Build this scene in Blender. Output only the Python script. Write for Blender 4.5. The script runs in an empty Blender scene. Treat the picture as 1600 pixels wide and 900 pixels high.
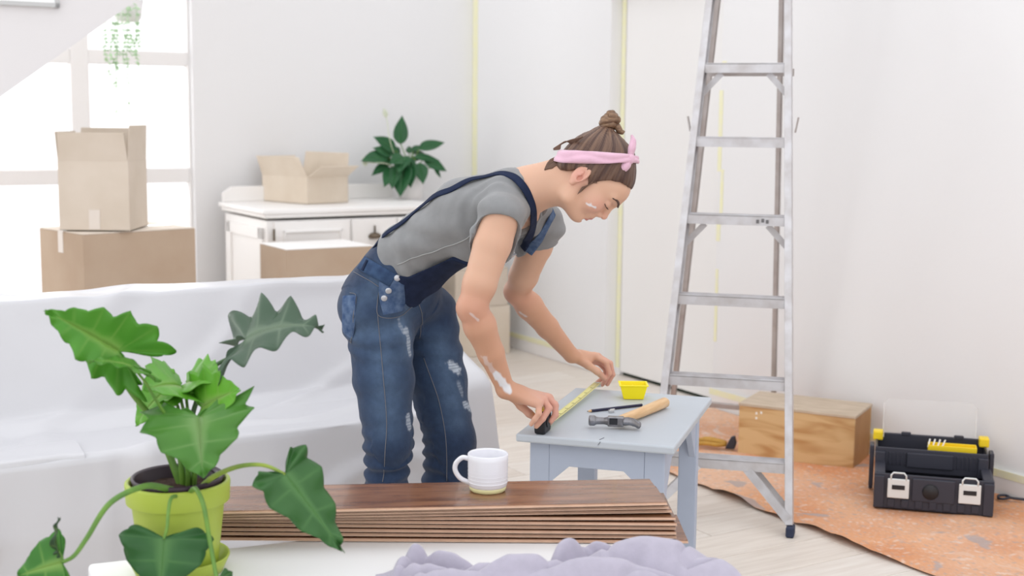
import bpy, bmesh, math, random
import numpy as np
from mathutils import Vector, Matrix, noise
random.seed(7)
SC = bpy.context.scene
COL = SC.collection
PI = math.pi

# ---------------------------------------------------------------- camera
CAM_F, CAM_H = 2070.0, 1.40                      # focal length in pixels of a 1600 px wide frame; lens height in metres
PITCH, ROLL = math.atan(272/2070), 0.010
cam = bpy.data.cameras.new('camera')
cam.sensor_width = 36.0
cam.lens = 36.0*CAM_F/1600
cam.clip_start, cam.clip_end = 0.1, 200
cam.dof.use_dof = True
cam.dof.focus_distance = 3.55
cam.dof.aperture_fstop = 3.2
camo = bpy.data.objects.new('camera', cam)
COL.objects.link(camo)
CAM_R = Matrix.Rotation(PI/2-PITCH, 3, 'X') @ Matrix.Rotation(ROLL, 3, 'Z')
camo.matrix_world = Matrix.Translation((0, 0, CAM_H)) @ CAM_R.to_4x4()
SC.camera = camo

# ---------------------------------------------------------------- world, daylight, exposure
w = bpy.data.worlds.new('overcast_daylight')
SC.world = w
w.use_nodes = True
wb = w.node_tree.nodes['Background']
wb.inputs['Color'].default_value = (0.975, 0.98, 1.0, 1)
wb.inputs['Strength'].default_value = 1.50

def area_light(name, loc, target, sx, sy, power, color=(1, 1, 1)):
    l = bpy.data.lights.new(name, 'AREA')
    l.shape = 'RECTANGLE'; l.size = sx; l.size_y = sy; l.energy = power; l.color = color
    o = bpy.data.objects.new(name, l)
    o.location = loc
    o.rotation_euler = (Vector(target)-Vector(loc)).to_track_quat('-Z', 'Y').to_euler()
    COL.objects.link(o)
    return o
# daylight of the tall windows along the left side of the room
area_light('left_window_daylight', (-5.2, 5.6, 1.7), (-1.6, 6.9, 0.9), 2.2, 2.4, 60, (1.0, 0.99, 0.985))
# daylight pressing in through the back window, from outside the panes
area_light('back_window_daylight', (-3.05, 7.95, 1.75), (-2.07, 6.32, 1.35), 2.3, 2.3, 55, (1.0, 1.0, 1.0))

SC.view_settings.view_transform = 'Standard'
SC.view_settings.look = 'None'
SC.view_settings.exposure = 0.0
SC.view_settings.gamma = 1.0
SC.view_settings.use_curve_mapping = False
SC.cycles.use_denoising = True
SC.cycles.max_bounces = 8
SC.cycles.transparent_max_bounces = 16

# ---------------------------------------------------------------- geometry helpers
def ray(px, py):
    return CAM_R @ Vector(((px-800)/CAM_F, -(py-450)/CAM_F, -1.0))
def at(px, py, Y):                               # photo pixel at a chosen distance -> world point
    d = ray(px, py); return Vector((0, 0, CAM_H)) + d*(Y/d.y)
def gz(px, py, z=0.0):                           # photo pixel on the horizontal plane of height z -> world point
    d = ray(px, py); return Vector((0, 0, CAM_H)) + d*((z-CAM_H)/d.z)

def s2l(c):
    c = c/255.0
    return c/12.92 if c <= 0.04045 else ((c+0.055)/1.055)**2.4
def rgb(r, g, b):
    return (s2l(r), s2l(g), s2l(b), 1.0)

_mats = {}
def mat(name, color, rough=0.6, metal=0.0, spec=0.4, var=0.0, var_scale=8.0, bump=0.0, bump_scale=60.0, color2=None, stretch=None, sss=0.0, sheen=0.0, coat=0.0):
    """principled material with optional noise variation between two own colours and fine relief"""
    if name in _mats: return _mats[name]
    m = bpy.data.materials.new(name); m.use_nodes = True
    nt = m.node_tree; b = nt.nodes['Principled BSDF']
    b.inputs['Base Color'].default_value = color
    b.inputs['Roughness'].default_value = rough
    b.inputs['Metallic'].default_value = metal
    b.inputs['Specular IOR Level'].default_value = spec
    if sheen: b.inputs['Sheen Weight'].default_value = sheen
    if coat: b.inputs['Coat Weight'].default_value = coat
    if sss:
        b.inputs['Subsurface Weight'].default_value = sss
        b.inputs['Subsurface Radius'].default_value = (0.012, 0.005, 0.003)
        b.inputs['Subsurface Scale'].default_value = 1.0
    tc = nt.nodes.new('ShaderNodeTexCoord')
    mp = nt.nodes.new('ShaderNodeMapping')
    nt.links.new(tc.outputs['Object'], mp.inputs['Vector'])
    if stretch: mp.inputs['Scale'].default_value = stretch
    if var:
        n = nt.nodes.new('ShaderNodeTexNoise'); n.inputs['Scale'].default_value = var_scale; n.inputs['Detail'].default_value = 5
        nt.links.new(mp.outputs['Vector'], n.inputs['Vector'])
        r = nt.nodes.new('ShaderNodeValToRGB')
        c2 = color2 if color2 else tuple(min(1, x*(1-var)) for x in color[:3])+(1,)
        r.color_ramp.elements[0].color = color; r.color_ramp.elements[0].position = 0.35
        r.color_ramp.elements[1].color = c2; r.color_ramp.elements[1].position = 0.68
        nt.links.new(n.outputs['Fac'], r.inputs['Fac'])
        nt.links.new(r.outputs['Color'], b.inputs['Base Color'])
    if bump:
        n2 = nt.nodes.new('ShaderNodeTexNoise'); n2.inputs['Scale'].default_value = bump_scale; n2.inputs['Detail'].default_value = 4
        nt.links.new(mp.outputs['Vector'], n2.inputs['Vector'])
        bp = nt.nodes.new('ShaderNodeBump'); bp.inputs['Strength'].default_value = bump; bp.inputs['Distance'].default_value = 0.01
        nt.links.new(n2.outputs['Fac'], bp.inputs['Height'])
        nt.links.new(bp.outputs['Normal'], b.inputs['Normal'])
    _mats[name] = m
    return m
def attr_mat(name, attr='Col', rough=0.6, spec=0.4, bump=0.0, bump_scale=60, sss=0.0, sheen=0.0, var=0.0, var_scale=20, stretch=None, translucent=0.0):
    """principled material whose own colour is stored per vertex (patches of colour the thing really has)"""
    if name in _mats: return _mats[name]
    m = mat(name, (0.8, 0.8, 0.8, 1), rough, 0, spec, 0, 1, bump, bump_scale, sss=sss, sheen=sheen, stretch=stretch)
    nt = m.node_tree; b = nt.nodes['Principled BSDF']
    a = nt.nodes.new('ShaderNodeAttribute'); a.attribute_name = attr
    src = a.outputs['Color']
    if var:
        n = nt.nodes.new('ShaderNodeTexNoise'); n.inputs['Scale'].default_value = var_scale; n.inputs['Detail'].default_value = 6
        tc = [x for x in nt.nodes if x.type == 'MAPPING'][0]
        nt.links.new(tc.outputs['Vector'], n.inputs['Vector'])
        mr = nt.nodes.new('ShaderNodeMapRange'); mr.inputs['From Min'].default_value = .3; mr.inputs['From Max'].default_value = .7
        mr.inputs['To Min'].default_value = 1-var; mr.inputs['To Max'].default_value = 1+var
        nt.links.new(n.outputs['Fac'], mr.inputs['Value'])
        mx = nt.nodes.new('ShaderNodeVectorMath'); mx.operation = 'SCALE'
        nt.links.new(src, mx.inputs[0]); nt.links.new(mr.outputs['Result'], mx.inputs['Scale'])
        src = mx.outputs['Vector']
    nt.links.new(src, b.inputs['Base Color'])
    if translucent:
        tr = nt.nodes.new('ShaderNodeBsdfTranslucent'); nt.links.new(src, tr.inputs['Color'])
        ms = nt.nodes.new('ShaderNodeMixShader'); ms.inputs['Fac'].default_value = translucent
        out = [x for x in nt.nodes if x.type == 'OUTPUT_MATERIAL'][0]
        nt.links.new(b.outputs['BSDF'], ms.inputs[1]); nt.links.new(tr.outputs['BSDF'], ms.inputs[2])
        nt.links.new(ms.outputs['Shader'], out.inputs['Surface'])
    return m

def frame3(x, y=None):
    """rotation matrix whose x axis follows x"""
    x = Vector(x).normalized()
    y = Vector(y) if y is not None else Vector((0, 0, 1)).cross(x)
    if y.length < 1e-5: y = Vector((0, 1, 0))
    z = x.cross(y).normalized(); y = z.cross(x).normalized()
    return Matrix((x, y, z)).transposed()

class MB:
    """collects shapes into one mesh"""
    def __init__(self): self.v = []; self.f = []; self.c = None
    def add(self, vs, fs):
        o = len(self.v); self.v += [tuple(p) for p in vs]; self.f += [tuple(i+o for i in f) for f in fs]; return self
    def box(self, c, s, rot=None):
        c = Vector(c); h = [x/2 for x in s]; vs = []
        for x in (-1, 1):
            for y in (-1, 1):
                for z in (-1, 1):
                    p = Vector((x*h[0], y*h[1], z*h[2]))
                    if rot is not None: p = rot @ p
                    vs.append(c+p)
        return self.add(vs, [(0, 1, 3, 2), (4, 6, 7, 5), (0, 4, 5, 1), (2, 3, 7, 6), (0, 2, 6, 4), (1, 5, 7, 3)])
    def bar(self, a, b, wy, wz, side=None):
        """box from a to b"""
        a, b = Vector(a), Vector(b); r = frame3(b-a, side)
        return self.box((a+b)/2, ((b-a).length, wy, wz), r)
    def prism(self, poly, t, m=None):
        """2-D polygon (x, z) extruded along y by t (centred), mapped by matrix m"""
        n = len(poly); vs = []
        for y in (-t/2, t/2):
            for (x, z) in poly: vs.append(Vector((x, y, z)))
        if m is not None: vs = [m @ p for p in vs]
        fs = [tuple(range(n)), tuple(range(2*n-1, n-1, -1))]
        for i in range(n):
            j = (i+1) % n; fs.append((i, i+n, j+n, j))
        return self.add(vs, fs)
    def tube(self, pts, rad, n=10, caps=True, flat=1.0):
        pts = [Vector(p) for p in pts]
        if not hasattr(rad, '__len__'): rad = [rad]*len(pts)
        vs, fs = [], []; up = None
        for i, p in enumerate(pts):
            t = (pts[min(i+1, len(pts)-1)]-pts[max(i-1, 0)]).normalized()
            if up is None:
                up = Vector((0, 0, 1)) if abs(t.z) < .9 else Vector((1, 0, 0))
            x = (up - t*up.dot(t)).normalized(); y = t.cross(x); up = x
            for k in range(n):
                a = 2*PI*k/n; vs.append(p + (x*math.cos(a)*flat + y*math.sin(a))*rad[i])
        for i in range(len(pts)-1):
            for k in range(n):
                k2 = (k+1) % n; fs.append((i*n+k, i*n+k2, (i+1)*n+k2, (i+1)*n+k))
        if caps:
            fs.append(tuple(range(n-1, -1, -1))); fs.append(tuple((len(pts)-1)*n+k for k in range(n)))
        return self.add(vs, fs)
    def lathe(self, prof, c=(0, 0, 0), n=40, m=None, cap=False):
        vs, fs = [], []; c = Vector(c)
        for (r, z) in prof:
            for k in range(n):
                a = 2*PI*k/n; p = Vector((r*math.cos(a), r*math.sin(a), z))
                if m is not None: p = m @ p
                vs.append(c+p)
        for i in range(len(prof)-1):
            for k in range(n):
                k2 = (k+1) % n; fs.append((i*n+k, i*n+k2, (i+1)*n+k2, (i+1)*n+k))
        if cap:
            fs.append(tuple(range(n-1, -1, -1))); fs.append(tuple((len(prof)-1)*n+k for k in range(n)))
        return self.add(vs, fs)
    def grid(self, fn, nu, nv):
        vs = [fn(i/(nu-1), j/(nv-1)) for j in range(nv) for i in range(nu)]
        fs = [(j*nu+i, j*nu+i+1, (j+1)*nu+i+1, (j+1)*nu+i) for j in range(nv-1) for i in range(nu-1)]
        return self.add(vs, fs)
    def build(self, name, m, parent=None, smooth=False, bevel=0.0, seg=2, solid=0.0, subsurf=0, origin=None):
        me = bpy.data.meshes.new(name)
        vs = self.v
        if origin is not None:
            o3 = Vector(origin); vs = [Vector(p)-o3 for p in vs]
        me.from_pydata([tuple(p) for p in vs], [], self.f); me.validate(); me.update()
        bm = bmesh.new(); bm.from_mesh(me); bmesh.ops.recalc_face_normals(bm, faces=bm.faces); bm.to_mesh(me); bm.free()
        o = bpy.data.objects.new(name, me); COL.objects.link(o)
        if m is not None: me.materials.append(m)
        if parent is not None: o.parent = parent
        if origin is not None: o.location = origin
        if smooth:
            me.polygons.foreach_set('use_smooth', [True]*len(me.polygons))
        if solid:
            q = o.modifiers.new('s', 'SOLIDIFY'); q.thickness = abs(solid); q.offset = -1 if solid > 0 else 1
        if bevel:
            q = o.modifiers.new('b', 'BEVEL'); q.width = bevel; q.segments = seg; q.limit_method = 'ANGLE'
        if subsurf:
            q = o.modifiers.new('u', 'SUBSURF'); q.levels = subsurf; q.render_levels = subsurf
        return o
def tag(o, label, cat, group=None, kind=None):
    o['label'] = label; o['category'] = cat
    if group: o['group'] = group
    if kind: o['kind'] = kind
    return o
def thing(name, label, cat, loc=(0, 0, 0), rz=0.0, group=None):
    o = bpy.data.objects.new(name, None); COL.objects.link(o)
    o.location = loc; o.rotation_euler = (0, 0, rz); o.empty_display_size = .1
    return tag(o, label, cat, group)
def struct(o):
    o['kind'] = 'structure'; return o
def set_col(o, cols, name='Col'):
    a = o.data.color_attributes.new(name, 'FLOAT_COLOR', 'POINT')
    arr = np.ones((len(o.data.vertices), 4), np.float32); arr[:, :3] = np.asarray(cols, np.float32)[:, :3]
    a.data.foreach_set('color', arr.ravel())
def smoothstep(a, b, x):
    t = max(0.0, min(1.0, (x-a)/(b-a))); return t*t*(3-2*t)
def nz(x, y=0.0, z=0.0): return noise.noise(Vector((x, y, z)))
def catmull(pts, n=8):
    P = [Vector(p) for p in pts]; P = [P[0]*2-P[1]]+P+[P[-1]*2-P[-2]]; out = []
    for i in range(1, len(P)-2):
        for k in range(n):
            t = k/n; a, b, c, d = P[i-1], P[i], P[i+1], P[i+2]
            out.append(0.5*((2*b)+(c-a)*t+(2*a-5*b+4*c-d)*t*t+(3*b-a-3*c+d)*t**3))
    out.append(P[-2]); return out

# ---------------------------------------------------------------- room frame: u along the back wall away from the corner, v out from the back wall
YAW = math.radians(31.0)
E1 = Vector((math.cos(YAW), math.sin(YAW), 0))   # along the back wall, to the right
E2 = Vector((math.sin(YAW), -math.cos(YAW), 0))  # along the right wall, towards the viewer
_A = Vector((0.498, 7.088, 0))                   # a point at the foot of the right wall
_d = ray(737, 330); _d = Vector((_d.x, _d.y, 0)).normalized()
# the corner: where the right wall meets the line of sight past the taped corner
_t = (_A.x*_d.y-_A.y*_d.x)/(E2.y*_d.x-E2.x*_d.y)
CORNER = _A + E2*_t
def rp(u, v, z=0.0): return CORNER - E1*u + E2*v + Vector((0, 0, z))
ROOM_R = Matrix((E1, -E2, Vector((0, 0, 1)))).transposed()   # local x along back wall, local y towards the back wall
def rinv(p):
    q = Vector(p)-CORNER; return (-q.dot(E1), q.dot(E2))
# ================================================================ SETTING
M_wall = mat('white_wall_paint', rgb(234, 234, 235), 0.85, spec=.15, bump=.05, bump_scale=40)
M_trim = mat('white_trim_paint', rgb(238, 236, 235), 0.5, spec=.3)
M_stair = mat('stair_paint', rgb(226, 224, 225), 0.85, spec=.15)
M_floorbase = mat('floor_joint', rgb(150, 138, 125), 0.9)

# floor: a base slab and laid boards
fb = MB(); fb.box((0.6, 4.6, -0.03), (11, 11, 0.04))
floor = struct(fb.build('floor', M_floorbase))
def board_mat(i, c1, c2):
    return mat('pale_oak_board_%d' % i, c1, 0.38, spec=.45, var=.2, var_scale=3.0, color2=c2, stretch=(1.2, 14, 1), bump=.03, bump_scale=30)
bm_ = [board_mat(0, rgb(226, 218, 209), rgb(212, 201, 190)), board_mat(1, rgb(230, 223, 215), rgb(217, 207, 197)),
       board_mat(2, rgb(223, 213, 203), rgb(208, 196, 184)), board_mat(3, rgb(228, 219, 209), rgb(214, 203, 192))]
BW, BL = 0.19, 1.25
bmeshes = []
for i in range(4):
    b = MB(); b.box((0, 0, 0), (BL-0.003, BW-0.003, 0.012))
    o = b.build('floor_plank', bm_[i], floor, bevel=0.0015, seg=1)
    bmeshes.append(o)
first = [True]*4
n_b = 0
for r in range(-4, 46):
    v = r*BW + 0.05
    off = (r*0.47) % BL
    for k in range(-6, 7):
        u = k*BL + off
        p = rp(u, v, -0.0065)
        # keep the boards that lie inside the room and near the view
        if p.y < 2.2 or p.y > 9.2: continue
        if p.x > 0.42*p.y+0.9 or p.x < -(0.42*p.y+1.7): continue
        if u < -0.72 or v < -0.1: continue
        i = (r*7+k*5) % 4
        if first[i]: o = bmeshes[i]; first[i] = False
        else:
            o = bmeshes[i].copy(); COL.objects.link(o)
        o.location = p; o.rotation_euler = (0, 0, YAW); n_b += 1
print('floor boards', n_b)

# back wall with the window opening
UW0 = rinv(CORNER)[0]
def u_at(px, py=250, v=0.0):
    """u of the point of the plane v seen at column px"""
    d = ray(px, py); d = Vector((d.x, d.y, 0))
    base = CORNER+E2*v
    # base - E1*u = d*t
    det = (-E1.x)*(-d.y)-(-E1.y)*(-d.x)
    # solve  -E1*u - d*t = -base
    a, b, c, e = -E1.x, -d.x, -E1.y, -d.y
    D = a*e-b*c
    return ((-base.x)*e-b*(-base.y))/D
def wall_box(name, u0, u1, v0, v1, z0, z1, m, parent=None, bevel=0):
    b = MB(); b.box(((u0+u1)/2*-1, -(v0+v1)/2, (z0+z1)/2), (abs(u1-u0), abs(v1-v0), z1-z0))
    o = b.build(name, m, parent, bevel=bevel)
    if parent is None:
        o.location = CORNER; o.rotation_euler = (0, 0, YAW)
    return o
ZT = 3.0
UWR = u_at(304)                 # right side of the window opening
WIN_B, WIN_T, UWL = 0.30, 2.75, UWR+2.55
wb_ = MB()
def wbx(u0, u1, v0, v1, z0, z1): wb_.box((-(u0+u1)/2, -(v0+v1)/2, (z0+z1)/2), (u1-u0, abs(v1-v0), z1-z0))
wbx(-0.15, UWR, -0.16, 0, 0, ZT); wbx(UWR, UWL, -0.16, 0, 0, WIN_B); wbx(UWR, UWL, -0.16, 0, WIN_T, ZT); wbx(UWL, UWL+1.2, -0.16, 0, 0, ZT)
wall_back = struct(wb_.build('wall_back', M_wall)); wall_back.location = CORNER; wall_back.rotation_euler = (0, 0, YAW)

# window: frame, mullions, transoms, panes
M_glass = bpy.data.materials.new('window_glass'); M_glass.use_nodes = True
nt = M_glass.node_tree; nt.nodes.clear()
_o = nt.nodes.new('ShaderNodeOutputMaterial'); _m = nt.nodes.new('ShaderNodeMixShader'); _t1 = nt.nodes.new('ShaderNodeBsdfTransparent'); _g = nt.nodes.new('ShaderNodeBsdfGlossy'); _f = nt.nodes.new('ShaderNodeFresnel')
_g.inputs['Roughness'].default_value = 0.02; _f.inputs['IOR'].default_value = 1.45
nt.links.new(_f.outputs[0], _m.inputs[0]); nt.links.new(_t1.outputs[0], _m.inputs[1]); nt.links.new(_g.outputs[0], _m.inputs[2]); nt.links.new(_m.outputs[0], _o.inputs[0])
win = bpy.data.objects.new('window_1', None); COL.objects.link(win); struct(win)
win.location = CORNER; win.rotation_euler = (0, 0, YAW)
def win_part(name, u0, u1, z0, z1, v0=-0.13, v1=-0.05, m=M_trim):
    b = MB(); b.box((-(u0+u1)/2, -(v0+v1)/2, (z0+z1)/2), (abs(u1-u0), abs(v1-v0), z1-z0)); return b.build(name, m, win, bevel=.004)
um0, um1 = u_at(147), u_at(118)
def zat(px, py, v=0.0):
    u = u_at(px, py, v); p = rp(u, v); d = ray(px, py); return CAM_H + d.z/d.y*p.y
FW = 0.012
win_part('window_frame', UWR, UWR+FW, WIN_B, WIN_T); win_part('window_frame', UWL-.06, UWL, WIN_B, WIN_T)
win_part('window_frame', UWR, UWL, WIN_T-.06, WIN_T); win_part('window_frame', UWR, UWL, WIN_B, WIN_B+.06)
zt0, zt1 = zat(225, 101), zat(225, 79)
zl0, zl1 = zat(225, 287), zat(225, 264)
us = [UWR+FW, um0, um1, um1+0.72, um1+0.72+(um1-um0), UWL-.06]
win_part('mullion', um0, um1, WIN_B, WIN_T)
win_part('mullion', us[3], us[4], WIN_B, WIN_T)
zs = [WIN_B+.06, zl0, zl1, zt0, zt1, WIN_T-.06]
for a, b in ((us[0], us[1]), (us[2], us[3]), (us[4], us[5])):
    win_part('transom', a, b, zl0, zl1); win_part('transom', a, b, zt0, zt1)
    for c, d in ((zs[0], zs[1]), (zs[2], zs[3]), (zs[4], zs[5])):
        win_part('pane', a, b, c, d, -0.092, -0.088, M_glass)
win_part('window_sill', UWR-.04, UWL+.04, WIN_B-.03, WIN_B, -0.14, 0.05)

# right wall with the door recess
def v_at(px, py, u=0.0):
    d = ray(px, py); base = CORNER-E1*u
    a, b, c, e = E2.x, -d.x, E2.y, -d.y
    D = a*e-b*c
    return ((-base.x)*e-b*(-base.y))/D
VD0, VD1 = v_at(950, 300), v_at(1122, 300)
DOOR_H = 2.06
wr = MB()
def wrx(v0, v1, z0, z1): wr.box((0.08, -(v0+v1)/2, (z0+z1)/2), (0.16, v1-v0, z1-z0))
wrx(-.16, VD0, 0, ZT); wrx(VD0, VD1, DOOR_H, ZT); wrx(VD1, 9.5, 0, ZT)
wall_right = struct(wr.build('wall_right', M_wall)); wall_right.location = CORNER; wall_right.rotation_euler = (0, 0, YAW)
door = bpy.data.objects.new('door_1', None); COL.objects.link(door); struct(door)
door.location = CORNER; door.rotation_euler = (0, 0, YAW)
M_door = mat('door_paint', rgb(240, 239, 238), 0.6, spec=.3)
M_gap = mat('door_gap_shade', rgb(40, 55, 45), 0.9)
REC = 0.07
d_ = MB(); d_.box((REC+.02, -(VD0+VD1)/2, DOOR_H/2+.009), (0.04, VD1-VD0-.09, DOOR_H-.024)); d_.build('door_leaf', M_door, door, bevel=.002)
d_ = MB()
for vv in (VD0+.02, VD1-.02): d_.box((REC+.025, -vv, DOOR_H/2), (0.05, .04, DOOR_H))
d_.box((REC+.025, -(VD0+VD1)/2, DOOR_H-.003), (0.05, VD1-VD0-.08, .006)); d_.build('door_jamb', M_trim, door)
d_ = MB(); d_.box((REC+.05, -(VD0+VD1)/2, .005), (0.05, VD1-VD0-.08, .01)); d_.build('gap_shade_strip', M_gap, door)  # dark strip coloured as the shade in the gap under the door

# baseboards
bb = MB(); bb.box((-0.008, -(VD0-.0)/2, .045), (.016, VD0, .09)); bb.box((-0.008, -(VD1+9.0)/2, .045), (.016, 9.0-VD1, .09))
b1 = struct(bb.build('baseboard_right', M_trim, bevel=.004)); b1.location = CORNER; b1.rotation_euler = (0, 0, YAW)
bb = MB(); bb.box((-UWL/2, -.008, .045), (UWL, .016, .09))
b2 = struct(bb.build('baseboard_back', M_trim, bevel=.004)); b2.location = CORNER; b2.rotation_euler = (0, 0, YAW)

# masking tape
M_tape = mat('masking_tape', rgb(240, 238, 196), 0.7, var=.1, var_scale=30, color2=rgb(238, 236, 210))
def tape(name_label, boxes):
    b = MB()
    for c, s in boxes: b.box(c, s)
    o = b.build('masking_tape', M_tape); o.location = CORNER; o.rotation_euler = (0, 0, YAW)
    return tag(o, name_label, 'tape', 'masking tape strips on the walls')
tape('pale yellow masking tape running up the room corner behind the woman', [((-0.0015, -.035, 1.5), (.002, .06, 2.8))])
tape('pale yellow masking tape down the left edge of the white door', [((REC-.0015, -(VD0+.021), DOOR_H/2+.02), (.002, .036, DOOR_H-.04)), ((REC-.0015, -(VD0+.30), DOOR_H-.022), (.002, .5, .03))])
tape('torn patchy masking tape on the door edge seen through the ladder',
     [((-.0015, -(VD1+.02), 1.63), (.002, .030, .05)), ((-.0015, -(VD1+.005), 1.33), (.002, .026, .38)), ((-.0015, -(VD1+.028), 1.02), (.002, .020, .26)), ((-.0015, -(VD1+.012), .86), (.002, .026, .10)), ((-.0015, -(VD1+.012), .5), (.002, .018, .35))])
tape('pale yellow masking tape along the baseboard left of the door', [((-.0165, -VD0/2, .083), (.002, VD0-.02, .028))])
tape('pale yellow masking tape along the baseboard beside the toolbox', [((-.0165, -(VD1+8)/2, .083), (.002, 8-VD1, .028))])

# stair flight: the grey diagonal in the upper left
VS = 1.15
def on_v(px, py, v):
    u = u_at(px, py, v); p = rp(u, v); d = ray(px, py); return u, CAM_H + d.z/d.y*p.y
ua, za = on_v(0, 183, VS); ub, zb = on_v(240, 0, VS)
sl = (zb-za)/(ub-ua)
def zline(u): return za+sl*(u-ua)
uR, uL = ub-1.1, ua+1.7
poly = [(-uR, zline(uR)), (-uL, max(zline(uL), .2)), (-uL, ZT+.6), (-uR, ZT+.6)]
st = MB(); m4 = Matrix.Translation((0, -(VS-.13), 0)); st.prism(poly, .26, m4)
stair = struct(st.build('wall_stair', M_stair)); stair.location = CORNER; stair.rotation_euler = (0, 0, YAW)

# picture on the stair wall (its lower right corner shows)
ucr, zcr = on_v(92, 12, VS)
pf = thing('picture_frame', 'white picture in a thin grey frame at the top of the stair wall', 'picture', CORNER, YAW)
b = MB()
for (x0, x1, z0, z1) in ((-ucr-.62, -ucr, zcr, zcr+.018), (-ucr-.62, -ucr, zcr+.46, zcr+.478), (-ucr-.018, -ucr, zcr, zcr+.478), (-ucr-.62, -ucr-.602, zcr, zcr+.478)):
    b.box(((x0+x1)/2, -(VS+.01), (z0+z1)/2), (x1-x0, .02, z1-z0))
b.build('frame', mat('grey_frame', rgb(196, 197, 197), .5), pf)
b = MB(); b.box((-ucr-.31, -(VS+.006), zcr+.239), (.586, .01, .445)); b.build('sheet', mat('white_print', rgb(250, 250, 250), .25), pf)
# ================================================================ FURNITURE AND BOXES
# sofa under a plastic dust sheet
M_plastic = mat('milky_plastic', rgb(206, 206, 210), 0.32, spec=.5, bump=.25, bump_scale=7)
qa, qb = rinv(gz(550, 662, .42)), rinv(gz(0, 722, .42))
VF = (qa[1]+qb[1])/2
ka, kb = rinv(gz(540, 427, .82)), rinv(gz(0, 462, .82))
VB = (ka[1]+kb[1])/2
UR = u_at(767, 640, VF)
SD, SL = VF-VB, 2.9
print('sofa depth', SD, 'VF', VF, 'VB', VB)
sofa = thing('covered_sofa', 'sofa completely covered by white plastic dust sheeting behind the woman', 'sofa', rp(UR, VF), YAW)
def prof(s, arm):
    """depth y and height z along the cover, s in 0..1"""
    a = [(0.0, 0.01), (-.018, .2), (-.006, .408), (.004, .42), (.22, .435), (SD-.27, .47), (SD-.168, .795), (SD-.160, .818), (SD-.01, .82), (SD, .805), (SD+.01, .02)]
    b = [(0.0, 0.01), (-.02, .25), (-.012, .50), (.03, .535), (.28, .62), (SD-.30, .72), (SD-.17, .80), (SD-.15, .815), (SD-.02, .82), (SD, .80), (SD+.01, .02)]
    P = [((1-arm)*p[0]+arm*q[0], (1-arm)*p[1]+arm*q[1]) for p, q in zip(a, b)]
    T = [0, .10, .19, .215, .36, .50, .68, .70, .78, .80, 1.0]
    for i in range(10):
        if s <= T[i+1] or i == 9:
            t = (s-T[i])/(T[i+1]-T[i]); return (P[i][0]+(P[i+1][0]-P[i][0])*t, P[i][1]+(P[i+1][1]-P[i][1])*t)
def cover(i, j):
    if i > .94:     # the end: drop to the floor on the right
        x = 0.0+.012*math.sin(j*17)+.01*nz(j*9, 3.3); k = (i-.94)/.06
        y, z = prof(j, 1); z = z*(1-k)+.012*k; x += .02*k+.02*math.sin(k*3)
        return Vector((x, y, max(z, .012)))
    x = -SL*(1-i/.94)
    arm = smoothstep(-.22, -.07, x)
    y, z = prof(j, arm)
    wv = .008*nz(x*2.3, j*4, 1)+.007*nz(x*6, j*9, 2)
    cr = abs(nz(x*1.3+j*3, j*5-x, 7)); wv += .014*max(0, .18-cr)/.18*(1 if .02 < j < .98 else 0)
    drop = smoothstep(-1.25, -1.3, x)*.012
    if j < .2: y -= wv*1.6+drop
    else: z += wv; y -= wv*.5
    if z < .02: z = .012
    return Vector((x, y, z))
b = MB(); b.grid(cover, 170, 110); b.build('dust_sheet', M_plastic, sofa, smooth=True)
# loose fold of the sheet lying over the seat edge
b = MB()
def fold(i, j):
    x = -2.5+i*1.15; s = .10+.20*j
    y, z = prof(s, 0)
    k = .006+.012*abs(nz(x*4, j*3, 5))+.03*(1-abs(2*i-1))**4*(j > .5)
    return Vector((x, y-k, z+k if s > .19 else z))
b.grid(fold, 60, 16); b.build('sheet_fold', M_plastic, sofa, smooth=True)

# ---- white sideboard
M_cab = mat('white_cabinet_paint', rgb(242, 240, 238), 0.45, spec=.35)
M_brass = mat('aged_brass', rgb(110, 98, 84), 0.4, metal=.6)
cf = gz(414, 328, .9); cbk = gz(352, 315, .9)
cw, cd, chh = 1.04, (cbk-cf).dot(-E2), .90
print('cabinet depth', cd, 'room v', rinv(cf), rinv(cbk))
cd = min(cd, rinv(cf)[1]-.03)
cab = thing('sideboard', 'white painted sideboard with panelled door and drawer against the back wall', 'cabinet', (cf.x, cf.y, 0), YAW)
b = MB(); b.box((cw/2, cd/2, .44), (cw-.03, cd-.03, .80)); b.box((cw/2, cd/2, .03), (cw-.06, cd-.06, .06)); b.build('body', M_cab, cab, bevel=.004)
b = MB(); b.box((cw/2, cd/2, chh-.0125), (cw+.03, cd+.02, .025)); b.box((cw/2, cd/2, chh-.035), (cw+.005, cd, .022)); b.build('top', M_cab, cab, bevel=.006)
b = MB()
b.prism([(0.0, 0), (cw, 0), (cw, .06), (cw-.05, .085), (.05, .085), (.0, .05)], .02, Matrix.Translation((0, cd-.02, chh))); b.build('backsplash', M_cab, cab, bevel=.004)
def panel(name, x0, x1, z0, z1, raised=.02):
    b = MB(); b.box(((x0+x1)/2, .006, (z0+z1)/2), (x1-x0, .022, z1-z0)); o = b.build(name, M_cab, cab, bevel=.003)
    b = MB(); t = .045
    for (a, c, e, f) in ((x0+t, x1-t, z0+t, z0+t+.014), (x0+t, x1-t, z1-t-.014, z1-t), (x0+t, x0+t+.014, z0+t, z1-t), (x1-t-.014, x1-t, z0+t, z1-t)):
        b.box(((a+c)/2, -.008, (e+f)/2), (c-a, .014, f-e))
    b.build('moulding', M_cab, o, bevel=.004)
    return o
dr = panel('door', .05, .47, .12, .835)
b = MB(); b.tube([(.045, -.006, .74), (.045, -.006, .80)], .006, 8); b.build('hinge', M_brass, dr)
b = MB(); b.tube([(.045, -.006, .16), (.045, -.006, .22)], .006, 8); b.build('hinge', M_brass, dr)
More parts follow.
